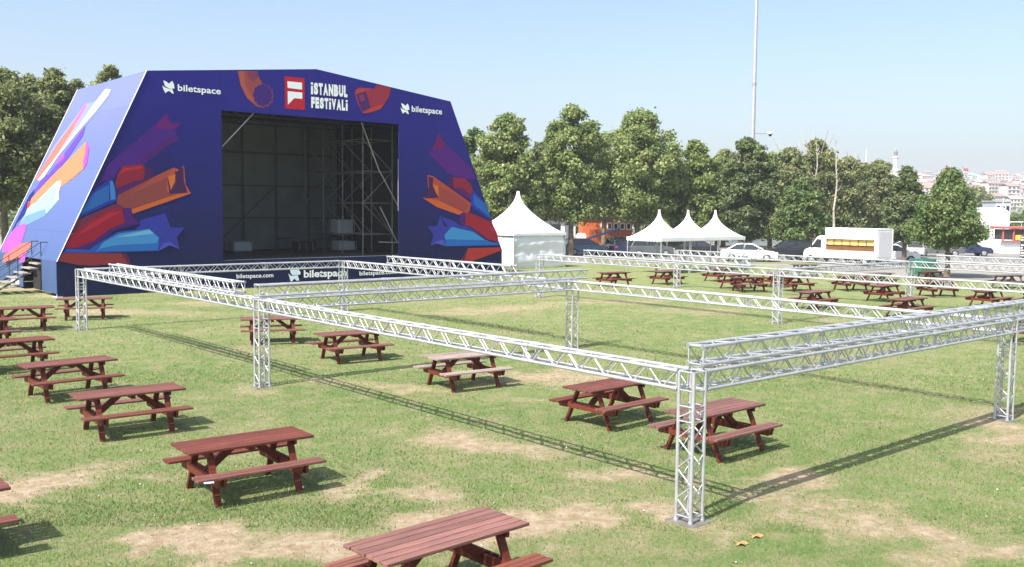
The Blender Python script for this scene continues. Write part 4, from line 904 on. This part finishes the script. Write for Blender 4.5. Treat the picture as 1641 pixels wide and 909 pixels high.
# notice board with black and white marks at the right edge
g = G(1640, 421); nb = thing('notice_board', 'tall black board with white marks cut by the right edge', 'sign', (g.x, g.y, 0), R(-8))
b = MB(); b.box((0, 0, 1.25), (.62, .05, 2.1)); b.build('board', M['black'], nb)
b = MB(); rr = random.Random(4)
for r_ in range(9):
    x = -.27
    while x < .22:
        w = rr.uniform(.04, .14)
        if rr.random() < .6: b.box((x + w/2, -.029, 2.15 - r_*.22), (w, .006, .12))
        x += w + .03
b.build('white_marks', WHF, nb)
for x in (-.25, .25): b = MB(); b.tube((x, .04, 0), (x, .04, 1.3), .025); b.build('post', M['steel'], nb)
# floodlight mast with a camera arm
pb_ = atY(1203, 340, 104); pb_ = Vector((pb_.x, pb_.y, 0)); MH = atY(1206, 214, 104).z
ms = thing('light_mast', 'very tall grey lighting mast rising out of the trees past the top edge', 'mast', tuple(pb_))
b = MB(); b.path([(0, 0, 0), (0, 0, 10), (0, 0, 20), (0, 0, 31)], [.27, .23, .19, .14], 14); b.tube((0, 0, 0), (0, 0, .05), .4, n=14); b.build('pole', mat('mast_grey', (.40, .41, .42), .5, .3, var=.1), ms, False)
b = MB(); b.tube((0, 0, 17.6), (0, 0, 17.9), .24, n=14); b.tube((0, 0, 30.7), (0, 0, 31.0), .5, n=16); b.build('collar', M['steel'], ms, False)
for k in range(6):
    a = k*math.pi/3; b = MB(); b.box((.9*math.cos(a), .9*math.sin(a), 30.8), (.45, .35, .3), Matrix.Rotation(a, 3, 'Z'), bev=.03); b.build('lamp_head', M['steel'], ms)
b = MB(); b.tube((0, 0, MH), (1.75, 0, MH), .04, n=8); b.build('arm', M['steel'], ms)
b = MB(); b.lathe([(.0, .22), (.2, .20), (.27, .1), (.27, -.06), (.19, -.09)], 14, (1.85, 0, MH)); cm = b.build('camera_housing', WHF, ms, False)
b = MB(); b.lathe([(.19, -.09), (.17, -.2), (.09, -.29), (0, -.31)], 14, (1.85, 0, MH)); b.build('camera_dome', M['black'], cm, False)
def thinpole(px, ptop, Y, r, label, col):
    p = atY(px, 340, Y); z = atY(px, ptop, Y).z; t = thing('mast_pole', label, 'pole', (p.x, p.y, hill(p.x, p.y)))
    b = MB(); b.path([(0, 0, 0), (0, 0, (z - hill(p.x, p.y))*.5), (0, 0, z - hill(p.x, p.y))], [r, r*.85, r*.6], 10); b.build('pole', col, t, False); b = MB(); b.tube((0, 0, 0), (0, 0, .1), r*2, n=10); b.build('base_flange', col, t)
    return t, z - hill(p.x, p.y)
PGR = mat('pale_pole', (.60, .61, .62), .5, .2)
thinpole(1385, 240, 240, .20, 'thin pale mast far behind the trees right of the food truck', PGR)
thinpole(1607, 318, 130, .10, 'slim pole in front of the white hall at the right', PGR)
t, zz_ = thinpole(1638, 356, 110, .06, 'street lamp with a flat white head at the right edge', PGR); b = MB(); b.box((-.6, 0, zz_), (1.5, .3, .1), bev=.03); b.build('lamp_head', WHF, t)
FR = mat('red_flag', (.55, .05, .07), .6)
for px, py, lab in ((1512, 268, 'red flag on a pole above the conical tree'), (1541, 270, 'red flag on a pole above the pale city houses')):
    t, z = thinpole(px, py - 2, 420, .06, lab, PGR); t.name = 'flag_pole'; t['category'] = 'flag'; b = MB(); vs = []
    for i in range(9):
        for j in range(2): vs.append((i*.26, .22*math.sin(i*.9), z - .2 - j*1.2 - .05*i))
    b.add(vs, [(2*i, 2*i + 2, 2*i + 3, 2*i + 1) for i in range(8)], 0, True); o = b.build('flag', FR, t); so = o.modifiers.new('thick', 'SOLIDIFY'); so.thickness = .03
# white hall with a gable and a grey tower at the right
g = atY(1603, 340, 112); hl = thing('white_hall', 'white gabled hall with a low lean-to beyond the road at the right', 'building', (g.x, g.y, 0), R(-10))
b = MB(); b.box((.2, 5, 2.2), (1.6, 10, 4.4)); b.prism([(-.6, 0, 4.4), (1.0, 0, 4.4), (.2, 0, 4.9)], (0, 10, 0)); b.build('wall', WHF, hl)
b = MB(); b.prism([(1.02, -1, 0), (2.3, -1, 0), (2.3, -1, 1.2), (1.02, -1, 2.3)], (0, 8, 0)); b.build('lean_to', WHF, hl); b = MB(); b.prism([(1.0, -1.2, 2.34), (2.5, -1.2, 1.06), (2.5, -1.2, 1.18), (1.0, -1.2, 2.46)], (0, 8.4, 0)); b.build('roof', M['concrete'], hl)
b = MB(); b.box((1.6, -1.04, .7), (.6, .08, 1.4)); b.build('door', M['glass'], hl)
g = atY(1607, 340, 132); tw = thing('grey_block', 'pale grey narrow block with windows behind the white hall', 'building', (g.x, g.y, 0), R(-10))
b = MB(); b.box((0, 3, 2.9), (1.9, 6, 5.8)); b.build('wall', mat('pale_grey_wall', (.42, .45, .50), .8, var=.06), tw); b = MB(); b.box((0, 3, 5.9), (2.1, 6.3, .2)); b.build('roof', M['concrete'], tw)
for i in range(3):
    for j in range(3): b = MB(); b.box((-.6 + .6*i, -.04, 1.4 + 1.7*j), (.34, .1, .9)); b.build('window', M['glass'], tw)
# ------------------------------------------------------------------ city on the hill
CM = [mat('city_render_%d' % i, c, .9, var=.05, scale=.1) for i, c in enumerate([(.60, .57, .52), (.66, .64, .60), (.52, .47, .42), (.58, .48, .42), (.46, .46, .46)])]
CRF = [mat('city_roof_%d' % i, c, .9) for i, c in enumerate([(.34, .20, .16), (.42, .40, .37), (.34, .26, .22)])]
def block(ci, ri, w, d, h, rows, cols, pitched):
    b = MB(); b.box((0, 0, h/2 - 6), (w, d, h + 12))
    for r_ in range(rows):
        for c_ in range(cols): b.box((-w/2 + w*(c_ + .5)/cols, -d/2 - .05, 1.8 + r_*3.0), (w/cols*.5, .25, 1.5), mi=1)
        b.box((0, -d/2 - .35, r_*3.0 + .35), (w*.86, .7, .25), mi=2)
    wl_ = b.mesh('wall')
    for m in (CM[ci], M['glass'], CM[1]): wl_.materials.append(m)
    q = MB()
    if pitched: q.prism([(-w/2 - .5, -d/2 - .5, h), (w/2 + .5, -d/2 - .5, h), (w/2 + .5, 0, h + 2.2), (-w/2 - .5, 0, h + 2.2)], (0, 0, .3)); q.prism([(-w/2 - .5, d/2 + .5, h), (w/2 + .5, d/2 + .5, h), (w/2 + .5, 0, h + 2.2), (-w/2 - .5, 0, h + 2.2)], (0, 0, .3))
    else: q.box((0, 0, h + .2), (w + .5, d + .5, .5)); q.box((w*.2, 0, h + 1.5), (3, 3, 2.2))
    rf = q.mesh('roof'); rf.materials.append(CRF[ri])
    return wl_, rf
looks = ['cream', 'white', 'beige', 'pinkish', 'grey']
VAR = []
for i in range(14):
    ci = i % 5; ri = (i*2) % 3; pit = i % 3 != 1; fl_ = random.randint(3, 5)
    VAR.append((*block(ci, ri, random.uniform(9, 16), random.uniform(8, 12), fl_*3.0, fl_, random.randint(3, 6), pit), '%s apartment block of %d storeys with a %s roof on the far hillside' % (looks[ci], fl_, 'pitched' if pit else 'flat')))
rc = random.Random(21); placed = []
for k in range(2500):
    Y = 700 + 1150*rc.random()**.75; px = rc.uniform(1380, 1740) if rc.random() < .9 else rc.uniform(1200, 1900); X = (px - 820.5)/F*Y
    if any(abs(X - x) < 11 + .002*Y and abs(Y - y) < 22 + .012*Y for x, y in placed): continue
    placed.append((X, Y))
    wl_, rf, lab = VAR[rc.randrange(14)]
    t = thing('apartment_block', lab, 'building', (X, Y, hill(X, Y)), rc.uniform(-.5, .5), lab.split(' apartment')[0] + ' apartment blocks on the hillside')
    t.scale = (1, 1, rc.uniform(.8, 1.15))
    for me_, nm in ((wl_, 'wall'), (rf, 'roof')): o = bpy.data.objects.new(nm, me_); COL.objects.link(o); o.parent = t
    if len(placed) > 292: break
g = atY(1432, 340, 640); mz = atY(1432, 238, 640).z; h0 = hill(g.x, g.y)
mn = thing('minaret', 'white stone minaret with two balconies above the trees', 'minaret', (g.x, g.y, h0)); hh = mz - h0
MS = mat('minaret_stone', (.62, .60, .56), .8, var=.06, scale=.5)
b = MB(); b.lathe([(2.4, 0), (2.4, hh*.30), (1.9, hh*.34), (1.75, hh*.62), (1.75, hh*.66)], 16); b.lathe([(1.45, hh*.70), (1.35, hh*.86)], 16); b.build('shaft', MS, mn, False)
b = MB(); b.lathe([(1.75, hh*.635), (2.7, hh*.665), (2.7, hh*.69), (1.4, hh*.69)], 16); b.lathe([(1.3, hh*.84), (2.1, hh*.86), (2.1, hh*.875), (1.2, hh*.875)], 16); b.build('balcony', MS, mn, False)
b = MB(); b.lathe([(1.15, hh*.875), (1.15, hh*.93), (1.5, hh*.932), (.25, hh*1.0), (.05, hh*1.04)], 16); b.build('spire', mat('lead_spire', (.30, .31, .33), .6), mn, False)
# ------------------------------------------------------------------ trees
BARK = mat('bark', (.16, .125, .09), .95, var=.35, scale=4, bump=.6, bscale=10); BARKP = mat('pale_bark', (.40, .36, .29), .9, var=.3, scale=3)
LEAF = {
 'plane': leafmat('plane_leaf', [(0, (0.103, 0.161, 0.046)), (.4, (0.194, 0.264, 0.080)), (.8, (0.321, 0.368, 0.143)), (1, (0.508, 0.475, 0.260))], .40),
 'olive': leafmat('olive_leaf', [(0, (0.097, 0.137, 0.046)), (.5, (0.206, 0.244, 0.096)), (.85, (0.339, 0.339, 0.162)), (1, (0.508, 0.428, 0.233))], .40),
 'fresh': leafmat('fresh_leaf', [(0, (0.067, 0.125, 0.042)), (.5, (0.143, 0.212, 0.070)), (1, (0.303, 0.339, 0.136))], .40),
 'dark': leafmat('dark_leaf', [(0, (0.067, 0.109, 0.042)), (.5, (0.133, 0.180, 0.070)), (1, (0.278, 0.297, 0.143))], .40),
}
def leaves_mesh(clumps, per, size, seed):
    r_ = np.random.RandomState(seed); size *= .70; per = int(per*2.1) if len(clumps) < 320 and size < .3 else per; C_ = np.array([c[:3] for c in clumps]); RR = np.array([c[3] for c in clumps]); n = len(C_)*per
    ci = np.repeat(np.arange(len(C_)), per)
    d = r_.normal(size=(n, 3)); d /= np.linalg.norm(d, axis=1)[:, None]
    rad = RR[ci]*(.25 + .75*r_.rand(n)**.55)*(1 + .24*r_.normal(size=n) + .75*(r_.rand(n) < .03)*r_.rand(n)); d2 = d*np.array([1, 1, .8])
    P_ = C_[ci] + d2*rad[:, None]
    nrm = d*.75 + r_.normal(size=(n, 3))*.55 + np.array([0, 0, .35]); nrm /= np.linalg.norm(nrm, axis=1)[:, None]
    t1 = np.cross(nrm, r_.normal(size=(n, 3))); t1 /= np.linalg.norm(t1, axis=1)[:, None]; t2 = np.cross(nrm, t1)
    s = size*(.55 + .9*r_.rand(n)); a, b_ = t1*s[:, None], t2*(s*.62)[:, None]
    Q = np.stack([P_ - a, P_ - b_ + a*.1, P_ + a - nrm*(s*.25)[:, None], P_ + b_ + a*.1], 1).reshape(-1, 3)
    m_ = bpy.data.meshes.new('crown'); m_.vertices.add(n*4); m_.vertices.foreach_set('co', Q.astype(np.float32).ravel())
    m_.loops.add(n*4); m_.loops.foreach_set('vertex_index', np.arange(n*4, dtype=np.int32))
    m_.polygons.add(n); m_.polygons.foreach_set('loop_start', np.arange(0, n*4, 4, dtype=np.int32)); m_.polygons.foreach_set('loop_total', np.full(n, 4, dtype=np.int32)); m_.update(); m_.validate()
    tone = np.clip(r_.rand(n)*.75 + np.repeat(r_.rand(len(C_)), per)*.25, 0, 1)
    at_ = m_.attributes.new('tone', 'FLOAT', 'FACE'); at_.data.foreach_set('value', tone.astype(np.float32)); return m_
def tree(label, loc, H_, r, z0, kind='plane', seed=1, nclump=95, per=75, size=.20, conical=0.0, group='trees along the back of the park', bark=None, sparse=0.0, bare=0, name='tree', skew=(0, 0)):
    q = random.Random(seed); t = thing(name, label, 'tree', loc, q.uniform(0, 6.28), group)
    cl_ = []; lobes = [(q.uniform(0, 6.28), q.uniform(.3, 1), q.uniform(.75, 1.2)) for _ in range(5)]
    tries = 0
    nclump = int(nclump*1.35)
    for _ in range(nclump//4):                # the dense inner mass
        u_ = q.uniform(.06, .86); th = q.uniform(0, 6.283); e_ = math.sin(math.pi*min(1, u_*.92 + .10))*(1 - conical) + conical*(1 - u_)*.9
        rr = r*.62*e_*q.random()**.5; cl_.append((rr*math.cos(th), rr*math.sin(th), z0 + (H_ - z0)*u_*.97, .30*r*(1 - .45*u_)))
    while len(cl_) < nclump and tries < 6000:
        tries += 1
        u_ = q.random(); z = z0 + (H_ - z0)*u_; th = q.uniform(0, 6.283)
        env = (math.sin(math.pi*min(1, (u_*.92 + .10)))**.62)*(1 - conical) + conical*min(1, (1 - u_)*1.15 + .03)*(min(1, u_*6 + .45))
        k = 1 + sum(.10*(l[2] - .9)*4*math.cos(th - l[0])*math.exp(-((u_ - l[1])/.25)**2) for l in lobes)
        rr = r*env*k; rad = rr*.92*q.random()**.5
        if sparse and q.random() < sparse*u_: continue
        cr_ = q.uniform(.15, .29)*r*(1.1 - .40*u_)
        if z + cr_*.6 > H_: z = H_ - cr_*.6
        cl_.append((rad*math.cos(th), rad*math.sin(th), z, cr_))
    m_ = leaves_mesh(cl_, per, size, seed); m_.materials.append(LEAF[kind])
    o = bpy.data.objects.new('crown', m_); COL.objects.link(o); o.parent = t
    b = MB(); rt_ = .018*H_ + .05; pts, rad = [], []
    for i in range(7): f = i/6; pts.append(Vector((.10*math.sin(i*1.3 + seed)*f*r*.5, .10*math.cos(i*1.7 + seed)*f*r*.5, f*H_*.82))); rad.append(rt_*(1.25 if i == 0 else 1)*(1 - .82*f))
    b.path(pts, rad, 8)
    for c in q.sample(cl_, min(18, len(cl_))):
        e = Vector(c[:3]); zb = max(z0*.75, e.z - .55*math.hypot(e.x, e.y) - .8); f = min(.98, zb/(H_*.82)); i = min(5, int(f*6)); s_ = pts[i].lerp(pts[i + 1], f*6 - i); mdl = s_.lerp(e, .5) + Vector((0, 0, .15*r*.3)); w = rt_*.38*(1 - f*.6)
        b.path([s_, mdl, e], [w, w*.6, w*.2], 5)
    for k in range(bare):
        a = q.uniform(0, 6.28); s_ = pts[5]; e = Vector((r*.5*math.cos(a), r*.5*math.sin(a), H_*q.uniform(.98, 1.12))); b.path([s_, s_.lerp(e, .5) + Vector((0, 0, .4)), e], [rt_*.3, rt_*.18, .02], 5)
    b.build('trunk', bark or BARK, t, False); return t
def ptree(label, px, ptop, Y, rpx, pbot, **kw):
    g = atY(px, 340, Y); H_ = atY(px, ptop, Y).z; z0 = max(1.2, atY(px, pbot, Y).z); return tree(label, (g.x, Y, 0), H_, rpx/F*Y, z0, **kw)
GL = 'trees behind the left flank of the stage'
ptree('olive green tree cut by the left edge beside the stage', 8, 108, 62, 72, 330, kind='olive', seed=3, nclump=130, per=85, size=.17, group=GL)
ptree('olive green tree touching the top of the printed stage flank', 92, 112, 66, 62, 330, kind='olive', seed=4, nclump=120, per=85, size=.17, group=GL)
ptree('olive green tree between the two trees at the left edge', 52, 122, 72, 55, 330, kind='olive', seed=61, nclump=110, per=80, size=.18, group=GL)
ptree('low olive tree showing between the printed flank and the left trees', 128, 128, 76, 48, 330, kind='olive', seed=62, nclump=90, per=80, size=.18, group=GL)
ptree('tree top peeking over the roof edge of the stage', 182, 107, 70, 50, 300, kind='olive', seed=5, nclump=80, per=80, size=.18, group=GL)
ptree('tall tree outside the left edge', -90, 110, 60, 80, 330, kind='olive', seed=6, nclump=90, per=75, size=.17, group=GL)
for k, (px, Y) in enumerate(((300, 85), (450, 90), (600, 92))): ptree('tree behind the stage, %s' % ('nearest the left flank', 'behind the middle', 'behind the right wing')[k], px, 190, Y, 60, 380, kind='plane', seed=40 + k, nclump=50, per=50, size=.25, group='trees behind the stage')
GR_ = 'plane trees between the stage and the food truck'
ptree('small tree crown peeking out at the right edge of the stage', 757, 204, 92, 34, 330, kind='fresh', seed=8, nclump=60, per=70, group=GR_)
ptree('broad plane tree behind the big pagoda tent', 815, 184, 84, 58, 372, seed=9, nclump=140, per=95, group=GR_)
ptree('tallest plane tree, in front of the orange kiosk', 915, 171, 86, 60, 350, seed=10, nclump=150, per=95, group=GR_)
ptree('wide plane tree with an uneven top left of the gazebos', 1022, 178, 88, 74, 350, seed=11, nclump=170, per=95, group=GR_)
ptree('lower plane tree behind the middle gazebo', 1112, 228, 90, 56, 378, seed=12, nclump=130, per=90, group=GR_)
ptree('dark plane tree at the foot of the tall lighting mast', 1196, 222, 88, 50, 380, kind='dark', seed=13, nclump=130, per=90, group=GR_)
ptree('leafy tree filling the gap between the two tallest plane trees', 968, 215, 104, 50, 345, kind='plane', seed=14, nclump=90, per=80, group=GR_)
ptree('tree filling the gap behind the right gazebo', 1150, 250, 98, 48, 375, kind='plane', seed=15, nclump=90, per=80, group=GR_)
ptree('shaded tree between the pagoda tent tree and the tallest tree', 868, 230, 92, 46, 352, kind='dark', seed=16, nclump=90, per=80, group=GR_)
for k, (px, pt, rp) in enumerate(((1075, 236, 50), (1160, 240, 48), (1235, 246, 46), (1290, 250, 46), (1335, 256, 46), (1380, 264, 48), (1425, 282, 40))):
    ptree('background tree of the second row, %s' % ('behind the left gazebo', 'behind the right gazebo', 'right of the tall mast', 'behind the young green tree', 'left of the food truck roof', 'above the food truck roof', 'left of the dark narrow tree')[k], px, pt, 110, rp, 378, kind=('plane', 'olive')[k % 2], seed=70 + k, nclump=85, per=70, size=.24, group='second row of park trees')
GP = 'thin trees with pale bare stems behind the food truck'
ptree('sparse olive tree with bare twigs on top right of the mast', 1262, 238, 98, 52, 372, kind='olive', seed=17, nclump=110, per=70, sparse=.35, bare=7, bark=BARKP, group=GP)
ptree('sparse tall tree with two pale stems above the young green tree', 1306, 226, 100, 52, 370, kind='olive', seed=18, nclump=120, per=70, sparse=.35, bare=8, bark=BARKP, group=GP)
ptree('sparse tree left of the long dead trunk', 1358, 252, 100, 50, 370, kind='olive', seed=19, nclump=120, per=75, sparse=.3, bare=4, bark=BARKP, group=GP)
ptree('brownish tree behind the roof of the food truck', 1404, 258, 104, 50, 375, kind='olive', seed=20, nclump=130, per=80, sparse=.2, group=GP)
def snag(label, px, ptop, Y, seed):
    q = random.Random(seed); g = atY(px, 340, Y); H_ = atY(px, ptop, Y).z; t = thing('dead_tree', label, 'tree', (g.x, Y, 0), 0, GP); b = MB()
    pts = [Vector((q.uniform(-.03, .03)*i, q.uniform(-.03, .03)*i, H_*i/8)) for i in range(9)]; b.path(pts, [.17*(1 - i/9.0) for i in range(9)], 8); b.build('trunk', BARKP, t, False)
    b = MB()
    for k in range(14):
        i = q.randint(3, 7); a = q.uniform(0, 6.28); l = q.uniform(.3, .8)*(1.2 - i/10); s_ = pts[i].lerp(pts[i + 1], q.random()); b.path([s_, s_ + Vector((math.cos(a)*l*.5, math.sin(a)*l*.5, l*.5)), s_ + Vector((math.cos(a)*l*.8, math.sin(a)*l*.8, l*1.2))], [.05, .03, .01], 5)
    b.build('branches', BARKP, t, False)
snag('bare pale trunk standing tall above the food truck roof', 1337, 222, 97, 5); snag('bare pale stem with short twigs above the young green tree', 1306, 219, 97, 6)
GF = 'younger trees standing free on the edge of the lawn'
ptree('bright green young tree in front of the sparse trees, left of the food truck', 1280, 288, 84, 46, 384, kind='fresh', seed=22, nclump=130, per=90, size=.17, conical=.35, group=GF)
ptree('dark narrow tree between the food truck and the conical tree', 1452, 268, 76, 36, 384, kind='dark', seed=23, nclump=130, per=85, size=.16, conical=.4, group=GF)
ptree('conical green tree standing alone before the parked cars', 1522, 272, 61.5, 62, 388, kind='fresh', seed=24, nclump=190, per=100, size=.13, conical=.72, group=GF)
ptree('small green tree by the red booth at the right', 1628, 343, 140, 22, 386, kind='fresh', seed=25, nclump=60, per=70, size=.25, group='trees at the right edge')
ptree('dark bush-like tree behind the red booth', 1652, 332, 160, 22, 380, kind='dark', seed=26, nclump=60, per=70, size=.3, group='trees at the right edge')
ptree('rounded far tree left of the white hall', 1570, 300, 260, 26, 345, kind='olive', seed=27, nclump=50, per=60, size=.5, group='trees at the right edge')
# a far belt of trees that reads as one mass
cl_ = []; q = random.Random(99)
for k in range(260):
    x = q.uniform(-75, 62); y = q.uniform(122, 150); h = q.uniform(2.0, 7.0) if x < 48 else q.uniform(1, 4); cl_.append((x, y, h*q.uniform(.35, 1), q.uniform(1.4, 2.6)))
m_ = leaves_mesh(cl_, 70, .42, 77); m_.materials.append(LEAF['dark']); fw = bpy.data.objects.new('far_woods', m_); COL.objects.link(fw); fw['kind'] = 'stuff'; tag(fw, 'far dark green belt of trees behind the parked cars', 'woods')
# far hillside greenery between houses
cl_ = []
for k in range(150):
    Y = q.uniform(520, 1750); X = (q.uniform(1380, 1740) - 820.5)/F*Y; cl_.append((X, Y, hill(X, Y) + 3, q.uniform(4, 9)))
m_ = leaves_mesh(cl_, 40, 1.6, 78); m_.materials.append(LEAF['olive']); fw = bpy.data.objects.new('hillside_trees', m_); COL.objects.link(fw); fw['kind'] = 'stuff'; tag(fw, 'hazy green trees between the far hillside houses', 'woods')
# ------------------------------------------------------------------ haze
hb = MB(); hb.box((0, 1000, 46), (5000, 2400, 98)); hz_ = bpy.data.materials.new('air_haze'); hz_.use_nodes = True; nh = hz_.node_tree
nh.nodes.remove(nh.nodes['Principled BSDF']); pv = nh.nodes.new('ShaderNodeVolumePrincipled'); pv.inputs['Color'].default_value = (.86, .92, 1, 1); pv.inputs['Density'].default_value = .00036
nh.links.new(pv.outputs[0], nh.nodes['Material Output'].inputs['Volume'])
USE_HAZE = True
if USE_HAZE: hz = hb.build('haze', hz_); hz['kind'] = 'stuff'; tag(hz, 'thin pale haze over the far city', 'haze')
# ------------------------------------------------------------------ light, sky, camera
SUN_FROM = Vector((-1.018, -1.156, 0)).normalized(); EL = R(50.8)
sd = Vector((SUN_FROM.x*math.cos(EL), SUN_FROM.y*math.cos(EL), math.sin(EL)))
sl = bpy.data.lights.new('sun', 'SUN'); sl.energy = 5.0; sl.angle = R(.5); sl.color = (1, .955, .88)
so = bpy.data.objects.new('sun', sl); COL.objects.link(so); so.rotation_euler = sd.to_track_quat('Z', 'Y').to_euler(); so.location = sd*60
w = bpy.data.worlds.new('World'); scn.world = w; w.use_nodes = True; n = w.node_tree
sk = n.nodes.new('ShaderNodeTexSky'); sk.sky_type = 'NISHITA'; sk.sun_disc = False; sk.sun_elevation = EL; sk.sun_rotation = math.atan2(sd.x, sd.y); sk.air_density = 1.0; sk.dust_density = 3.1; sk.ozone_density = 2.0
n.links.new(sk.outputs[0], n.nodes['Background'].inputs[0]); n.nodes['Background'].inputs[1].default_value = .129
cd = bpy.data.cameras.new('camera'); cam = bpy.data.objects.new('camera', cd); COL.objects.link(cam)
cd.sensor_width = 36; cd.lens = F/1641*36; cd.clip_end = 9000; cd.clip_start = .1
cam.location = (0, 0, EYE); cam.rotation_mode = 'QUATERNION'
cam.rotation_quaternion = (Matrix.Rotation(math.pi/2 - PITCH, 4, 'X') @ Matrix.Rotation(ROLL, 4, 'Z')).to_quaternion()
scn.camera = cam
scn.view_settings.view_transform = 'Standard'; scn.view_settings.look = 'None'; scn.view_settings.gamma = 1; scn.view_settings.exposure = .88
scn.cycles.max_bounces = 6; scn.cycles.diffuse_bounces = 3; scn.cycles.volume_bounces = 0; scn.cycles.use_denoising = True
